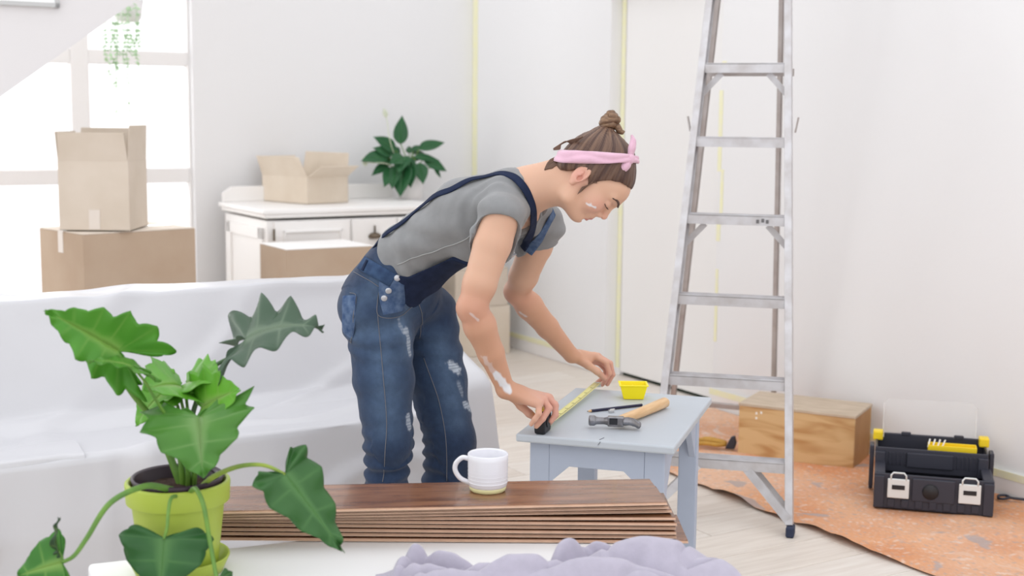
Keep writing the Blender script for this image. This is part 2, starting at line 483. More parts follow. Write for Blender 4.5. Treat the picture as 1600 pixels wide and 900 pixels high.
for (x0, x1) in ((.485, .74), (.755, 1.0)):
    b = MB(); b.box(((x0+x1)/2, .006, .745), (x1-x0, .022, .18)); dw = b.build('drawer', M_cab, cab, bevel=.003)
    xm = (x0+x1)/2
    b = MB(); b.lathe([(.001, .018), (.018, .016), (.034, .006), (.036, -.012), (.033, -.012)], (xm, -.008, .745), 16, Matrix.Rotation(0, 3, 'X')); b.tube([(xm, -.012, .76), (xm, -.012, .80)], .005, 8)
    b.build('cup_handle', M_brass, dw, smooth=True)
panel('door', .485, 1.0, .12, .64)
b = MB()
for (y0, y1, z0, z1) in ((.06, cd-.06, .14, .20), (.06, cd-.06, .74, .80), (.06, .13, .14, .80), (cd-.13, cd-.06, .14, .80)):
    b.box((.012, (y0+y1)/2, (z0+z1)/2), (.016, y1-y0, z1-z0))
b.build('side_frame', M_cab, cab, bevel=.003)

# ---- cartons
def carton_mat(n, c, c2): return mat(n, c, .8, spec=.2, var=.1, var_scale=5, color2=c2, bump=.04, bump_scale=90)
M_box1 = carton_mat('tan_cardboard', rgb(214, 202, 188), rgb(206, 193, 177))
M_box2 = carton_mat('brown_cardboard', rgb(188, 168, 148), rgb(182, 160, 139))
M_box3 = carton_mat('pale_cardboard', rgb(222, 210, 194), rgb(214, 200, 182))
M_btape = mat('clear_packing_tape', rgb(222, 212, 202), .2, spec=.5)
def closed_carton(label, loc, rz, wd, dp, h, m, mt=None, tape=True, group='cardboard moving boxes'):
    t = thing('cardboard_box', label, 'box', loc, rz, group)
    b = MB(); b.box((0, 0, h/2-.002), (wd, dp, h-.004)); b.build('body', m, t, bevel=.003)
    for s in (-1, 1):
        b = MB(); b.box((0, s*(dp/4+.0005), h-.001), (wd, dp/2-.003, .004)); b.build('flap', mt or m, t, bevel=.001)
    if tape:
        b = MB(); b.box((0, 0, h+.0015), (wd, .05, .0012))
        for s in (-1, 1): b.box((s*(wd/2+.001), 0, h-.05), (.0012, .05, .10))
        b.build('packing_tape', M_btape, t)
    return t
def open_carton(label, loc, rz, wd, dp, h, m, flaps, group='cardboard moving boxes', tape=True):
    """flaps: list of (side, lean angle outward from vertical, length); sides 0 front 1 right 2 back 3 left"""
    t = thing('cardboard_box', label, 'box', loc, rz, group); k = .005
    b = MB(); b.box((0, 0, k/2), (wd, dp, k))
    for s in (-1, 1): b.box((0, s*(dp/2-k/2), h/2), (wd, k, h)); b.box((s*(wd/2-k/2), 0, h/2), (k, dp-2*k, h))
    b.build('body', m, t, bevel=.002)
    for side, ang, ln in flaps:
        half, other = ((dp/2, wd), (wd/2, dp))[side % 2]
        R = Matrix.Rotation((0, PI/2, PI, -PI/2)[side], 4, 'Z') @ Matrix.Translation((0, -half+k/2, h)) @ Matrix.Rotation(ang, 4, 'X')
        b = MB(); vs = []
        b.prism([(-other/2+.002, 0), (other/2-.002, 0), (other/2-.012, ln), (-other/2+.012, ln)], k*.8, R); b.build('flap', m, t, bevel=.001)
    if tape:
        b = MB(); b.box((0, -dp/2-.001, .05), (.05, .0014, .09)); b.build('packing_tape', M_btape, t)
    return t
# big box behind the sofa on the left
p = gz(129, 366, .85); pr_ = gz(305, 355.7, .85)
q = gz(57.6, 355.7, .85); ax = pr_-p; ax.z = 0; wd = ax.length; ax.normalize(); ay = Vector((-ax.y, ax.x, 0)); dpth = (q-p).dot(ay)
c = Vector((p.x, p.y, 0))+ax*wd/2+ay*dpth/2
closed_carton('large closed brown cardboard box behind the sofa carrying a smaller open box', c, math.atan2(ax.y, ax.x), wd, dpth, .85, M_box2, carton_mat('lit_creamy_cardboard', rgb(232, 222, 210), rgb(226, 214, 200)))  # top flaps carry the bright light on them as a paler colour
p = gz(203, 361, .856); q = gz(97, 359, .856); wd = (p-q).length; dp = .30
sc = CAM_F/p.y
open_carton('tall open cardboard box standing on the large box before the window', ((p.x+q.x)/2, p.y+dp/2, .856), 0.0, wd, dp, (361-252)/sc, M_box1, [(0, math.radians(12), .13), (1, math.radians(3), .16), (2, math.radians(4), .145), (3, math.radians(6), .13)])
# open box on the sideboard
p = gz(477, 319, .901); l = gz(407, 313, .901); r = gz(521, 314, .901)
ax = (p-l); ax.z = 0; wd = ax.length; ax.normalize(); dp = abs((r-p).dot(Vector((-ax.y, ax.x, 0))))
print('open box', wd, dp, ax)
c = (p+l)/2 + Vector((-ax.y, ax.x, 0))*dp/2+E2*.03
open_carton('open cardboard box with spread flaps on the white sideboard', (c.x, c.y, .901), math.atan2(ax.y, ax.x), wd, dp, .145, M_box3,
            [(0, math.radians(24), .12), (1, math.radians(60), .125), (2, math.radians(8), .13), (3, math.radians(30), .12)], tape=False)
# box in front of the sideboard; bright light on its top painted white
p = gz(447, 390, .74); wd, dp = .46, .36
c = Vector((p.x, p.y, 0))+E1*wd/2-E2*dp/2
closed_carton('brown cardboard box with bright light painted white on its top between sofa and sideboard', c, YAW, wd, dp, .74, M_box2, mat('lit_white_card', rgb(246, 244, 242), .6), tape=False)
# two boxes by the corner behind the woman's arms
p = gz(801, 552, 0); sc = CAM_F/p.y
hb = (552-474)/sc
wd, dp = .36, .34
rz_ = YAW
c = Vector((p.x, p.y, 0))-E1*(wd/2+.02)-E2*dp/2
closed_carton('lower of two beige boxes stacked by the taped corner behind the woman', c, rz_, wd, dp, hb, M_box3, tape=False)
closed_carton('upper of two beige boxes stacked by the taped corner behind the woman', c+Vector((-.01, .0, hb+.002)), rz_, wd-.01, dp, .22, M_box1, tape=False)

# ---- plywood box
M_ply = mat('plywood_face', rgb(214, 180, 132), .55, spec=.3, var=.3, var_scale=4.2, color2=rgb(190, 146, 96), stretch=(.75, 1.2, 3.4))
M_plytop = mat('weathered_plywood', rgb(205, 188, 168), .7, var=.15, var_scale=9, color2=rgb(186, 168, 146), stretch=(1, 5, 1))
hp = .225
p0, p1, p2_, p3 = gz(1164, 628, hp), gz(1345, 649, hp), gz(1355, 627, hp), gz(1181, 609, hp)
ax = (p1-p0); ax.z = 0; wd = ax.length; ax.normalize(); ay = Vector((-ax.y, ax.x, 0)); dp = ((p2_-p1).dot(ay)+(p3-p0).dot(ay))/2
c = (p0+p1)/2+ay*dp/2-E1*.03
print('ply', wd, dp, math.degrees(math.atan2(ax.y, ax.x)))
_r = [n for n in M_ply.node_tree.nodes if n.type == 'VALTORGB'][0]; _r.color_ramp.elements[0].position = .44; _r.color_ramp.elements[1].position = .62; _r.color_ramp.elements[1].color = rgb(188, 144, 94)
_n = [n for n in M_ply.node_tree.nodes if n.type == 'TEX_NOISE'][0]; _n.inputs['Distortion'].default_value = 1.2; _n.inputs['Detail'].default_value = 2
pb = thing('plywood_box', 'low plywood box on the orange drop cloth behind the ladder', 'box', (c.x, c.y, 0.004), math.atan2(ax.y, ax.x))
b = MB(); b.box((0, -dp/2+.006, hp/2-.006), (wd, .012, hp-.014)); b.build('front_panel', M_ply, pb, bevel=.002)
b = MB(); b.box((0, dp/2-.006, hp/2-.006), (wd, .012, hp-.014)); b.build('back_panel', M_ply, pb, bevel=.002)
for s in (-1, 1):
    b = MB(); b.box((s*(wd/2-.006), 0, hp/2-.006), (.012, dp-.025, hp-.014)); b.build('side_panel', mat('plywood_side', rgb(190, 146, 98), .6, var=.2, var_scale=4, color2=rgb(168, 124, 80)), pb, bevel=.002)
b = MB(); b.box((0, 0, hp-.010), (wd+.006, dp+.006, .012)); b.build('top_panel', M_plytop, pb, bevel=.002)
b = MB()
for (x, z) in ((-.165, .185), (-.165, .165), (-.145, .19)): b.box((x, -dp/2-.0005, z), (.008, .001, .010))
b.build('paint_spot', mat('white_paint_spot', rgb(240, 236, 228), .5), pb)

# ---- orange drop cloth along the right wall
def cloth_color(u, v):
    base = np.array(rgb(220, 164, 124)[:3]); dark = np.array(rgb(210, 144, 102)[:3]); white = np.array(rgb(226, 214, 204)[:3]); grey = np.array(rgb(168, 160, 160)[:3])
    t = .5+.9*nz(u*5, v*5, 3); c = base*(1-max(0, min(1, t)))+dark*max(0, min(1, t))
    pale = np.array(rgb(226, 194, 170)[:3]); t = max(0, min(1, (nz(u*2.2, v*2.2, 19)+.15)*1.6)); c = c*(1-t*.6)+pale*t*.6
    wu, wv = u+.05*nz(u*9, v*9, 41), v+.05*nz(u*9, v*9, 51)
    g = smoothstep(-.1, .4, nz(u*1.6, v*1.6, 71))                       # where the spatter gathers
    a = smoothstep(.26, .50, nz(wu*26, wv*9, 9)+.12*nz(u*60, v*60, 2)); c = c*(1-.6*a*g)+white*.6*a*g
    a = smoothstep(.30, .55, nz(wu*30+wv*20, wv*55-wu*9, 5)); c = c*(1-.5*a)+white*.5*a
    a = smoothstep(.1, .5, nz(u*90, v*90, 25)); c = c*(1-.22*a)+white*.22*a; a = smoothstep(.2, .5, nz(u*70, v*70, 45)); c = c*(1-.22*a)+grey*.22*a*.7
    a = smoothstep(.40, .50, nz(u*52, v*52, 15)); c = c*(1-.5*a)+grey*.5*a
    a = smoothstep(.44, .52, nz(wu*8, wv*8, 33)+.08*nz(u*40, v*40, 6)); c = c*(1-.75*a)+grey*.75*a
    return c
ne = [rinv(gz(*q)) for q in ((1088, 762), (1240, 840), (1345, 840), (1450, 893))]
u_near = sum(q[0] for q in ne)/4
v_far = rinv(gz(1120, 640))[1]
print('drop cloth', ne, v_far)
NU, NV = 150, 420
VV0, VV1 = v_far, v_far+4.0
def uv_cloth(i, j):
    v = VV0+(VV1-VV0)*j
    e = u_near+.035*nz(v*1.7, 2.2)+.012*nz(v*7, 1)
    u = .03+(e-.03)*i
    if j < .02: v += .03*nz(u*6, 8)
    return u, v, e
def dc(i, j):
    u, v, e = uv_cloth(i, j)
    z = .005+.0025*(1+nz(u*7, v*7, 2))+.005*max(0, nz(u*3+v*5, v*2-u*3, 6))
    z += .0045*max(0, math.sin((v*1.0+u*.5)*26+2*nz(u*3, v*3)))
    edge = smoothstep(.93, 1, i)
    z += edge*.030*max(0, nz(v*5.1, 4.4)-.05)
    return Vector((-u, -v, z))
b = MB(); b.grid(dc, NU, NV)
M_drop = attr_mat('paint_spattered_canvas', rough=.75, spec=.2, bump=.15, bump_scale=70)
dcl = b.build('drop_cloth', M_drop, smooth=True); dcl.location = CORNER; dcl.rotation_euler = (0, 0, YAW)
set_col(dcl, [cloth_color(*uv_cloth(i/(NU-1), j/(NV-1))[:2]) for j in range(NV) for i in range(NU)])
tag(dcl, 'rumpled orange drop cloth spattered with paint along the right wall', 'drop cloth')

# ---- stepladder
M_alu = mat('scuffed_aluminium', rgb(206, 205, 208), .42, metal=.35, var=.15, var_scale=18, color2=rgb(188, 184, 184), bump=.05, bump_scale=50)
M_alu2 = mat('dull_aluminium', rgb(186, 180, 178), .5, metal=.4, var=.15, var_scale=14, color2=rgb(168, 158, 154))
M_rub = mat('blue_black_rubber', rgb(42, 50, 74), .6)
ly = math.radians(17); LR = Vector((math.cos(ly), -math.sin(ly), 0)); LB = Vector((math.sin(ly), math.cos(ly), 0))
fr = gz(1238, 836, 0.0)
fl = fr-LR*.55
lad = thing('stepladder', 'tall aluminium stepladder standing open by the door', 'ladder', ((fr.x+fl.x)/2, (fr.y+fl.y)/2, 0))
lo = Vector(lad.location)
TOPZ = 2.36
topc_r = at(1236, 0, 5.02); topc_l = at(1106, 0, 5.13)
def rail_pt(foot, top, z): 
    t = (z-foot.z)/(top.z-foot.z); return foot+(top-foot)*t
def W(p): return Vector(p)-lo
fl = Vector((fl.x, fl.y, 0))
# the left foot is set so that the rail passes its observed lower point
flo = at(1038, 585, 4.62); dd = (topc_l-flo); fl = flo-dd*(flo.z/dd.z)
print('ladder feet', fr, fl, 'tops', topc_r, topc_l)
apr, apl = rail_pt(fr, topc_r, TOPZ), rail_pt(fl, topc_l, TOPZ)
def rail(name, a, b, wx, wy, m):
    q = MB(); d = (b-a).normalized(); x = LR-d*LR.dot(d); x.normalize(); y = d.cross(x)
    R3 = Matrix((d, x, y)).transposed(); L = (b-a).length; mid = (a+b)/2
    q.box(W(mid), (L, wx*.22, wy), R3)                                            # web
    return q, R3, x, y, mid, L
for foot, top, sgn in ((fl, apl, 1), (fr, apr, -1)):
    q, R3, x, y, mid, L = rail('front_rail', foot+(top-foot)*.012, top, .028, .062, M_alu)
    for s in (-1, 1): q.box(W(mid+y*s*.029+x*sgn*.010), (L, .026, .005), R3)    # flanges
    q.build('front_rail', M_alu, lad, bevel=.0015, seg=1)
ZST = []
for (lx, lyy, rx, ry) in ((1046, 703, 1237, 722), (1040, 575, 1237, 594), (1054, 452, 1237, 466), (1072, 325, 1238, 338), (1087, 210, 1238, 216), (1100, 96, 1238, 99)):
    # height of the step where the right rail is seen at that row
    lo_, hi_ = 0.05, 2.3
    for _ in range(40):
        m_ = (lo_+hi_)/2; pp = rail_pt(fr, topc_r, m_); qx = CAM_R.transposed() @ (pp-Vector((0, 0, CAM_H))); yy = 450-CAM_F*qx.y/-qx.z
        if yy > ry: lo_ = m_
        else: hi_ = m_
    ZST.append(m_)
ZST += [ZST[-1]+.30]
print('steps', [round(z, 3) for z in ZST])
def step(z, deep=.075):
    a, c = rail_pt(fl, topc_l, z), rail_pt(fr, topc_r, z)
    d = (c-a); L = d.length-.016; d.normalize(); yv = Vector((-d.y, d.x, 0)); R3 = Matrix((d, yv, Vector((0, 0, 1)))).transposed(); mid = (a+c)/2
    q = MB(); q.box(W(mid+yv*.006+Vector((0, 0, -.002))), (L, deep, .004), R3)
    q.box(W(mid-yv*(deep/2-.008)+Vector((0, 0, -.018))), (L, .004, .034), R3); q.box(W(mid+yv*(deep/2+.004)+Vector((0, 0, -.016))), (L, .004, .028), R3)
    for k in range(5): q.box(W(mid+yv*(.006+(k-2)*.013)+Vector((0, 0, .0008))), (L, .003, .002), R3)
    q.build('step', M_alu, lad)
    return a, c, mid, yv, d
for i, z in enumerate(ZST):
    a, c, mid, yv, d = step(z)
    if i in (3, 5):
        for (e, s) in ((a, 1), (c, -1)):
            q = MB(); q.bar(W(e+d*s*.008+Vector((0, 0, -.115))-yv*.004), W(e+d*s*.082+Vector((0, 0, -.036))-yv*.004), .004, .022, LB); q.build('step_brace', M_alu, lad)
    if i == 5:
        q = MB(); q.bar(W(a+yv*.10+Vector((0, 0, -.03))), W(c+yv*.10+Vector((0, 0, -.03))), .004, .028, LB); q.build('spreader_bar', M_alu2, lad)
a, c, mid, yv, d = (lambda z: (rail_pt(fl, topc_l, z), rail_pt(fr, topc_r, z), 0, LB, LR))(ZST[0])
for (foot, s, e) in ((fr, -1, c), (fl, 1, a)):
    for o_ in (-.034, .034):
        q = MB(); q.bar(W(e+LR*s*.155+LB*o_+Vector((0, 0, -.022))), W(rail_pt(foot, topc_r if s < 0 else topc_l, .055)+LR*s*.012+LB*o_), .004, .030, LB); q.build('foot_brace', M_alu, lad)
    q = MB(); q.box(W(foot+Vector((0, 0, .018))+LR*s*.006-LB*.012), (.028, .055, .036), frame3(LR, LB)); q.build('foot', M_rub, lad, bevel=.006)
# rear frame
rr, rl = gz(1213, 684, 0)-E1*.01, gz(1044, 668, 0)
for foot, top, sgn in ((rl, apl+LR*.02, 1), (rr, apr-LR*.02, -1)):
    q, R3, x, y, mid, L = rail('rear_rail', foot+(top-foot)*.01, top-(top-foot)*.01+LB*.05, .022, .04, M_alu2)
    for s in (-1, 1): q.box(W(mid+y*s*.018+x*sgn*.008), (L, .020, .004), R3)
    q.build('rear_rail', M_alu2, lad)
    q = MB(); q.box(W(foot+Vector((0, 0, .02))), (.03, .05, .04), frame3(LR, LB)); q.build('foot', M_rub, lad, bevel=.005)
for t in (.055,):
    q = MB(); q.bar(W(rl+(apl-rl)*t+LR*.02), W(rr+(apr-rr)*t-LR*.02), .03, .022, LB); q.build('rear_bar', M_alu2, lad, bevel=.002)
for e, s in ((rail_pt(fl, topc_l, ZST[4]+.02), -1), (rail_pt(fr, topc_r, ZST[4]+.02), 1)):
    q = MB(); q.bar(W(e+LR*s*.012+LB*.02), W(e+LR*s*.022+LB*.02+Vector((0, 0, .055))), .02, .005, LB); q.build('hinge_bracket', M_alu2, lad)
q = MB(); q.bar(W(apl-LR*.03+Vector((0, 0, .03))), W(apr+LR*.03+Vector((0, 0, .03))), .13, .05, LB); q.build('top_cap', M_alu, lad, bevel=.01)
q = MB(); e = rail_pt(fl, topc_l, ZST[3])*.25+rail_pt(fr, topc_r, ZST[3])*.75
for k, o_ in enumerate((-.018, .0, .016)): q.box(W(e+LR*o_-LB*.0345+Vector((0, 0, -.020+.004*(k % 2)))), (.010, .0012, .013), frame3(LR, LB))
q.build('worn_sticker', mat('worn_black_print', rgb(110, 108, 110), .6), lad)

# ---- toolbox
M_blk = mat('black_plastic', rgb(54, 55, 66), .45, spec=.4, bump=.03, bump_scale=80)
M_blk2 = mat('black_plastic_boss', rgb(38, 37, 40), .5)
M_yel = mat('yellow_plastic', rgb(246, 214, 40), .4)
M_latch = mat('galvanised_latch', rgb(222, 226, 226), .4, metal=.15)
t0, t1 = gz(1364, 795, .006), gz(1551, 811, .006); ax = t1-t0; TW = ax.length; ax.normalize()
print('toolbox', TW, math.degrees(math.atan2(ax.y, ax.x)))
tb = thing('toolbox', 'open black two-level toolbox with steel latches on the orange cloth', 'toolbox', (t0.x, t0.y, .012), math.atan2(ax.y, ax.x))
FH = .128
def bin_(name, x0, x1, y0, y1, z0, z1, k=.008, m=M_blk):
    b = MB(); b.box(((x0+x1)/2, (y0+y1)/2, z0+k/2), (x1-x0, y1-y0, k))
    b.box(((x0+x1)/2, y0+k/2, (z0+z1)/2), (x1-x0, k, z1-z0)); b.box(((x0+x1)/2, y1-k/2, (z0+z1)/2), (x1-x0, k, z1-z0))
    b.box((x0+k/2, (y0+y1)/2, (z0+z1)/2), (k, y1-y0-2*k, z1-z0)); b.box((x1-k/2, (y0+y1)/2, (z0+z1)/2), (k, y1-y0-2*k, z1-z0))
    return b
b = bin_('', 0, TW, 0, .21, 0, FH)
for x in (.0, TW-.035): b.box((x+.0175, -.004, FH/2-.002), (.035, .010, FH-.012))          # corner posts
for k in range(7):
    x = .06+k*(TW-.12)/6; b.box((x, -.002, .022), (.026, .006, .030))
b.box((.02, .09, FH-.004), (.034, .16, .012)); b.box((TW-.02, .09, FH-.004), (.034, .16, .012))
b.build('lower_bin', M_blk, tb, bevel=.003)
b = MB(); b.box((TW/2, -.003, FH*.60), (TW*.36, .008, FH*.66)); b.build('front_panel', M_blk, tb, bevel=.004)
b = MB(); b.lathe([(.0, .011), (.024, .010), (.028, .004), (.028, -.004)], (TW/2-.01, -.004, FH*.58), 28, Matrix.Rotation(PI/2, 3, 'X')); b.build('boss', M_blk2, tb, smooth=True)
for x in (TW*.205, TW*.800):
    b = MB(); b.box((x, -.011, FH*.62), (.074, .010, .070)); o = b.build('latch', M_latch, tb, bevel=.003)
    b = MB(); b.box((x, -.0165, FH*.66), (.044, .002, .016)); b.build('slot', M_blk2, o)
    b = MB(); b.tube([(x-.026, -.013, FH*.86), (x-.026, -.016, FH*1.0), (x-.018, -.010, FH*1.06), (x+.018, -.010, FH*1.06), (x+.026, -.016, FH*1.0), (x+.026, -.013, FH*.86)], .0032, 8)
    b.build('wire_hook', M_latch, o, smooth=True)
# raised rear tray
UZ0, UZ1, UY0, UY1 = .092, .182, .17, .34
b = bin_('', .0, TW-.01, UY0, UY1, UZ0, UZ1)
for k in range(6):
    b.box((.050+k*.014, UY0-.002, UZ1-.040), (.006, .006, .05)); b.box((TW-.060-k*.014, UY0-.002, UZ1-.040), (.006, .006, .05))
b.box((TW/2-.01, UY0-.004, UZ1-.040), (TW*.40, .010, .055))
b.box((.018, UY0-.006, UZ1-.052), (.036, .014, .075)); b.box((TW-.028, UY0-.006, UZ1-.052), (.036, .014, .075))
b.build('upper_tray', M_blk, tb, bevel=.003)
b = bin_('', .012, TW-.022, .215, .36, .0, UZ0-.002); b.build('rear_bin', M_blk, tb, bevel=.003)
for s, x in ((-1, -.012), (1, TW+.002)):
    b = MB(); b.box((x, .215, .105), (.016, .060, .155)); b.box((x, .245, .03), (.014, .02, .055)); b.build('side_arm', M_blk, tb, bevel=.003)
for x in (.008, TW-.018):
    b = MB(); b.box((x, UY1-.02, UZ1+.012), (.036, .05, .034)); b.build('corner_cap', M_yel, tb, bevel=.005)
b = MB(); b.box((TW/2, UY1-.002, UZ1+.006), (TW-.06, .012, .022))
for x in (.11, .30): b.box((x, UY1-.004, UZ1+.018), (.035, .014, .014))
b.build('hinge_rail', M_blk, tb, bevel=.003)
tr = bin_('', TW*.46, TW*.88, UY0+.035, UY0+.09, UZ1-.03, UZ1+.012, .004); tr.build('organiser', M_yel, tb, bevel=.002)
b = MB()
for k in range(4): b.bar((TW*.46+k*.016, UY0+.05, UZ1), (TW*.475+k*.018, UY0+.06, UZ1+.030), .005, .003)
b.build('white_clips', mat('white_nylon', rgb(240, 240, 238), .4), tb)
M_lid = bpy.data.materials.new('clear_lid'); M_lid.use_nodes = True
nt = M_lid.node_tree; pbn = nt.nodes['Principled BSDF']; pbn.inputs['Base Color'].default_value = rgb(240, 240, 238); pbn.inputs['Roughness'].default_value = .25
_t = nt.nodes.new('ShaderNodeBsdfTransparent'); _mx = nt.nodes.new('ShaderNodeMixShader'); _mx.inputs[0].default_value = .14
nt.links.new(_t.outputs[0], _mx.inputs[1]); nt.links.new(pbn.outputs[0], _mx.inputs[2]); nt.links.new(_mx.outputs[0], [n for n in nt.nodes if n.type == 'OUTPUT_MATERIAL'][0].inputs[0])
b = MB(); R4 = Matrix.Translation((TW/2-.01, UY1+.012, UZ1+.01)) @ Matrix.Rotation(math.radians(-10), 4, 'X')
hw = TW*.42
b.prism([(-hw, 0), (hw, 0), (hw, .115), (hw-.02, .135), (-hw+.02, .135), (-hw, .115)], .006, R4)
b.prism([(-hw, 0), (-hw+.006, 0), (-hw+.006, .12), (-hw, .115)], .03, R4); b.prism([(hw-.006, 0), (hw, 0), (hw, .115), (hw-.006, .12)], .03, R4)
b.build('lid', M_lid, tb)['label'] = 'clear plastic lid swung open'

# ---- hand tools on the drop cloth
M_ylw = mat('yellow_brown_grip', rgb(196, 150, 66), .6, var=.2, var_scale=30)
p = gz(1122, 697, .02)
ht = thing('hand_tool', 'yellow and black hand tool lying on the orange cloth behind the stool', 'tool', (p.x, p.y, .022), math.radians(-18))
b = MB(); b.tube(catmull([(-.10, .01, .008), (-.06, .02, .014), (-.01, .0, .018), (.035, -.005, .012)], 5), [.012]*5+[.016]*5+[.014]*5+[.010], 10); b.build('grip', M_ylw, ht, smooth=True)
b = MB(); b.tube(catmull([(-.10, -.03, .006), (-.05, -.02, .010), (.0, -.03, .010), (.03, -.008, .010)], 5), .009, 10); b.build('grip', M_ylw, ht, smooth=True)
b = MB(); b.prism([(.03, -.008), (.07, -.008), (.078, .02), (.07, .05), (.055, .045), (.04, .015)], .022, Matrix.Translation((0, -.004, 0))); b.build('black_head', M_blk, ht, bevel=.004)
p = gz(1580, 783, .012)
wt = MB()
wt.tube(catmull([(-.045, .005, .006), (-.04, .022, .012), (-.015, .022, .014), (-.004, .004, .012), (.03, .0, .01), (.09, -.004, .01)], 6), .005, 8)
wt.tube(catmull([(-.045, .005, .006), (-.03, -.006, .008), (-.004, .004, .012)], 6), .005, 8)
o = wt.build('wire_tool', M_blk, smooth=True); o.location = p; o.rotation_euler = (0, 0, math.radians(-12))
tag(o, 'thin black looped wire tool on the orange cloth right of the toolbox', 'tool')
# ================================================================ STOOL AND WHAT LIES ON IT
M_stool = mat('stool_paint_shaded', rgb(178, 188, 206), .5, spec=.35, var=.06, var_scale=6, bump=.03, bump_scale=40)  # same paint as the top, coloured bluer and darker for the shaded sides
M_stooltop = mat('stool_paint_lit', rgb(190, 197, 205), .42, spec=.4, var=.05, var_scale=5, bump=.03, bump_scale=40)  # same paint again, coloured lighter for the light falling on the top
SZ = .55
s0, s1, s2, s3 = gz(820, 678, SZ), gz(1060, 700, SZ), gz(1105, 622, SZ), gz(890, 603, SZ)
sx = ((s1-s0)+(s2-s3)).normalized()+Vector(((s3-s0)+(s2-s1)).normalized().yx.to_3d()).reflect(Vector((0, 1, 0))); sx.z = 0; sx.normalize(); sy = Vector((-sx.y, sx.x, 0))
sc_ = (s0+s1+s2+s3)/4; sw = ((s1-s0).dot(sx)+(s2-s3).dot(sx))/2; sd = ((s3-s0).dot(sy)+(s2-s1).dot(sy))/2
srz = math.atan2(sx.y, sx.x)
print('stool', sw, sd, math.degrees(srz))
stl = thing('stool', 'blue-grey painted wooden stool used as a workbench', 'stool', (sc_.x, sc_.y, 0), srz)
b = MB(); b.box((0, 0, SZ-.011), (sw, sd, .022)); b.build('top', M_stooltop, stl, bevel=.005)
LW = .055; ix, iy = sw/2-.030, sd/2-.035
for a in (-1, 1):
    for c in (-1, 1):
        b = MB(); b.box((a*(ix-LW/2), c*(iy-.02), (SZ-.022)/2), (LW, .04, SZ-.022)); b.build('leg', M_stool, stl, bevel=.003)
AZ = SZ-.022
for c in (-1, 1):
    h = ix-LW
    b = MB(); b.prism([(-h, AZ), (h, AZ), (h, AZ-.115), (h-.055, AZ-.065), (-h+.055, AZ-.065), (-h, AZ-.115)], .0395, Matrix.Translation((0, c*(iy-.0195), 0))); b.build('apron', M_stool, stl, bevel=.0008)
for a in (-1, 1):
    h = iy-.04
    b = MB(); b.prism([(-h, AZ), (h, AZ), (h, AZ-.15), (h-.09, AZ-.05), (-h+.09, AZ-.05), (-h, AZ-.15)], .020, Matrix.Translation((a*(ix-.014), 0, 0)) @ Matrix.Rotation(PI/2, 4, 'Z')); b.build('apron', M_stool, stl, bevel=.002)
b = MB()
cp = [Vector((.012, -sd/2-.0006, SZ-.012)), Vector((.018, -sd/2-.0006, SZ-.004)), Vector((.014, -sd/2+.01, SZ+.0004)), Vector((.020, -sd/2+.035, SZ+.0004))]
for a, c in zip(cp[:-1], cp[1:]): b.bar(a, c, .0016, .0012)
b.build('crack', mat('dark_crack', rgb(96, 100, 110), .8), stl)

# tape measure: case in the right hand, blade run out to the left hand
M_tblk = mat('black_rubber_case', rgb(30, 31, 36), .5)
M_tyel = mat('tape_yellow', rgb(238, 214, 92), .45)
M_blade = mat('tape_blade', rgb(232, 226, 150), .35, spec=.5)
tA, tB = gz(853, 669, SZ+.010), gz(934, 599, SZ+.018)
td = (tB-tA); tl = td.length; tdn = td.normalized()
trz = math.atan2(td.y, td.x)
tc0 = gz(846, 677, SZ)
tm = thing('tape_measure', 'black and yellow tape measure with its blade run out on the stool', 'tape measure', (tc0.x, tc0.y, SZ+.001), trz)
b = MB(); CW = .030
b.prism([(-.018, .0), (.040, .0), (.046, .012), (.046, .050), (.036, .062), (.004, .066), (-.016, .056), (-.022, .040), (-.022, .012)], CW); b.build('case', M_tblk, tm, bevel=.005, seg=3)
for s in (-1, 1):
    b = MB(); b.prism([(.012+.020*math.cos(a), .034+.020*math.sin(a)) for a in [k*PI/12 for k in range(24)]], .003, Matrix.Translation((0, s*(CW/2+.001), 0))); b.build('side_disc', M_tblk if s < 0 else M_tyel, tm)
b = MB(); b.box((.046, 0, .022), (.005, CW*.8, .040)); b.build('yellow_mouth', M_tyel, tm, bevel=.001)
b = MB(); b.box((-.002, 0, .058), (.010, CW+.002, .012)); b.box((.012, 0, .0655), (.034, CW*.7, .003)); b.build('yellow_trim', M_tyel, tm, bevel=.001)
# blade (cupped strip) with tick marks
Minv = (Matrix.Translation(tm.location) @ Matrix.Rotation(trz, 4, 'Z')).inverted()
la, lb = Minv @ tA, Minv @ tB
la = Vector((.046, 0, .011)); 
def bl(i, j):
    p = la+(lb-la)*i; y = (j-.5)*.024
    return p+Vector((0, y, .003*(4*(j-.5)**2)-.003*math.sin(PI*i)))
b = MB(); b.grid(bl, 40, 7); blade = b.build('blade', M_blade, tm, smooth=True, solid=.0006)
b = MB(); L = (lb-la).length
for k in range(1, 40):
    i = k/40; p = la+(lb-la)*i; wl = .010 if k % 5 else .018
    b.box(p+Vector((0, -.012+wl/2, .0018-.003*math.sin(PI*i))), (.0012, wl, .0006))
b.build('tick_marks', mat('black_ink', rgb(70, 70, 50), .7), blade)
b = MB(); b.box(lb+Vector((.001, 0, -.004)), (.0015, .020, .016)); b.build('end_hook', M_latch, tm)

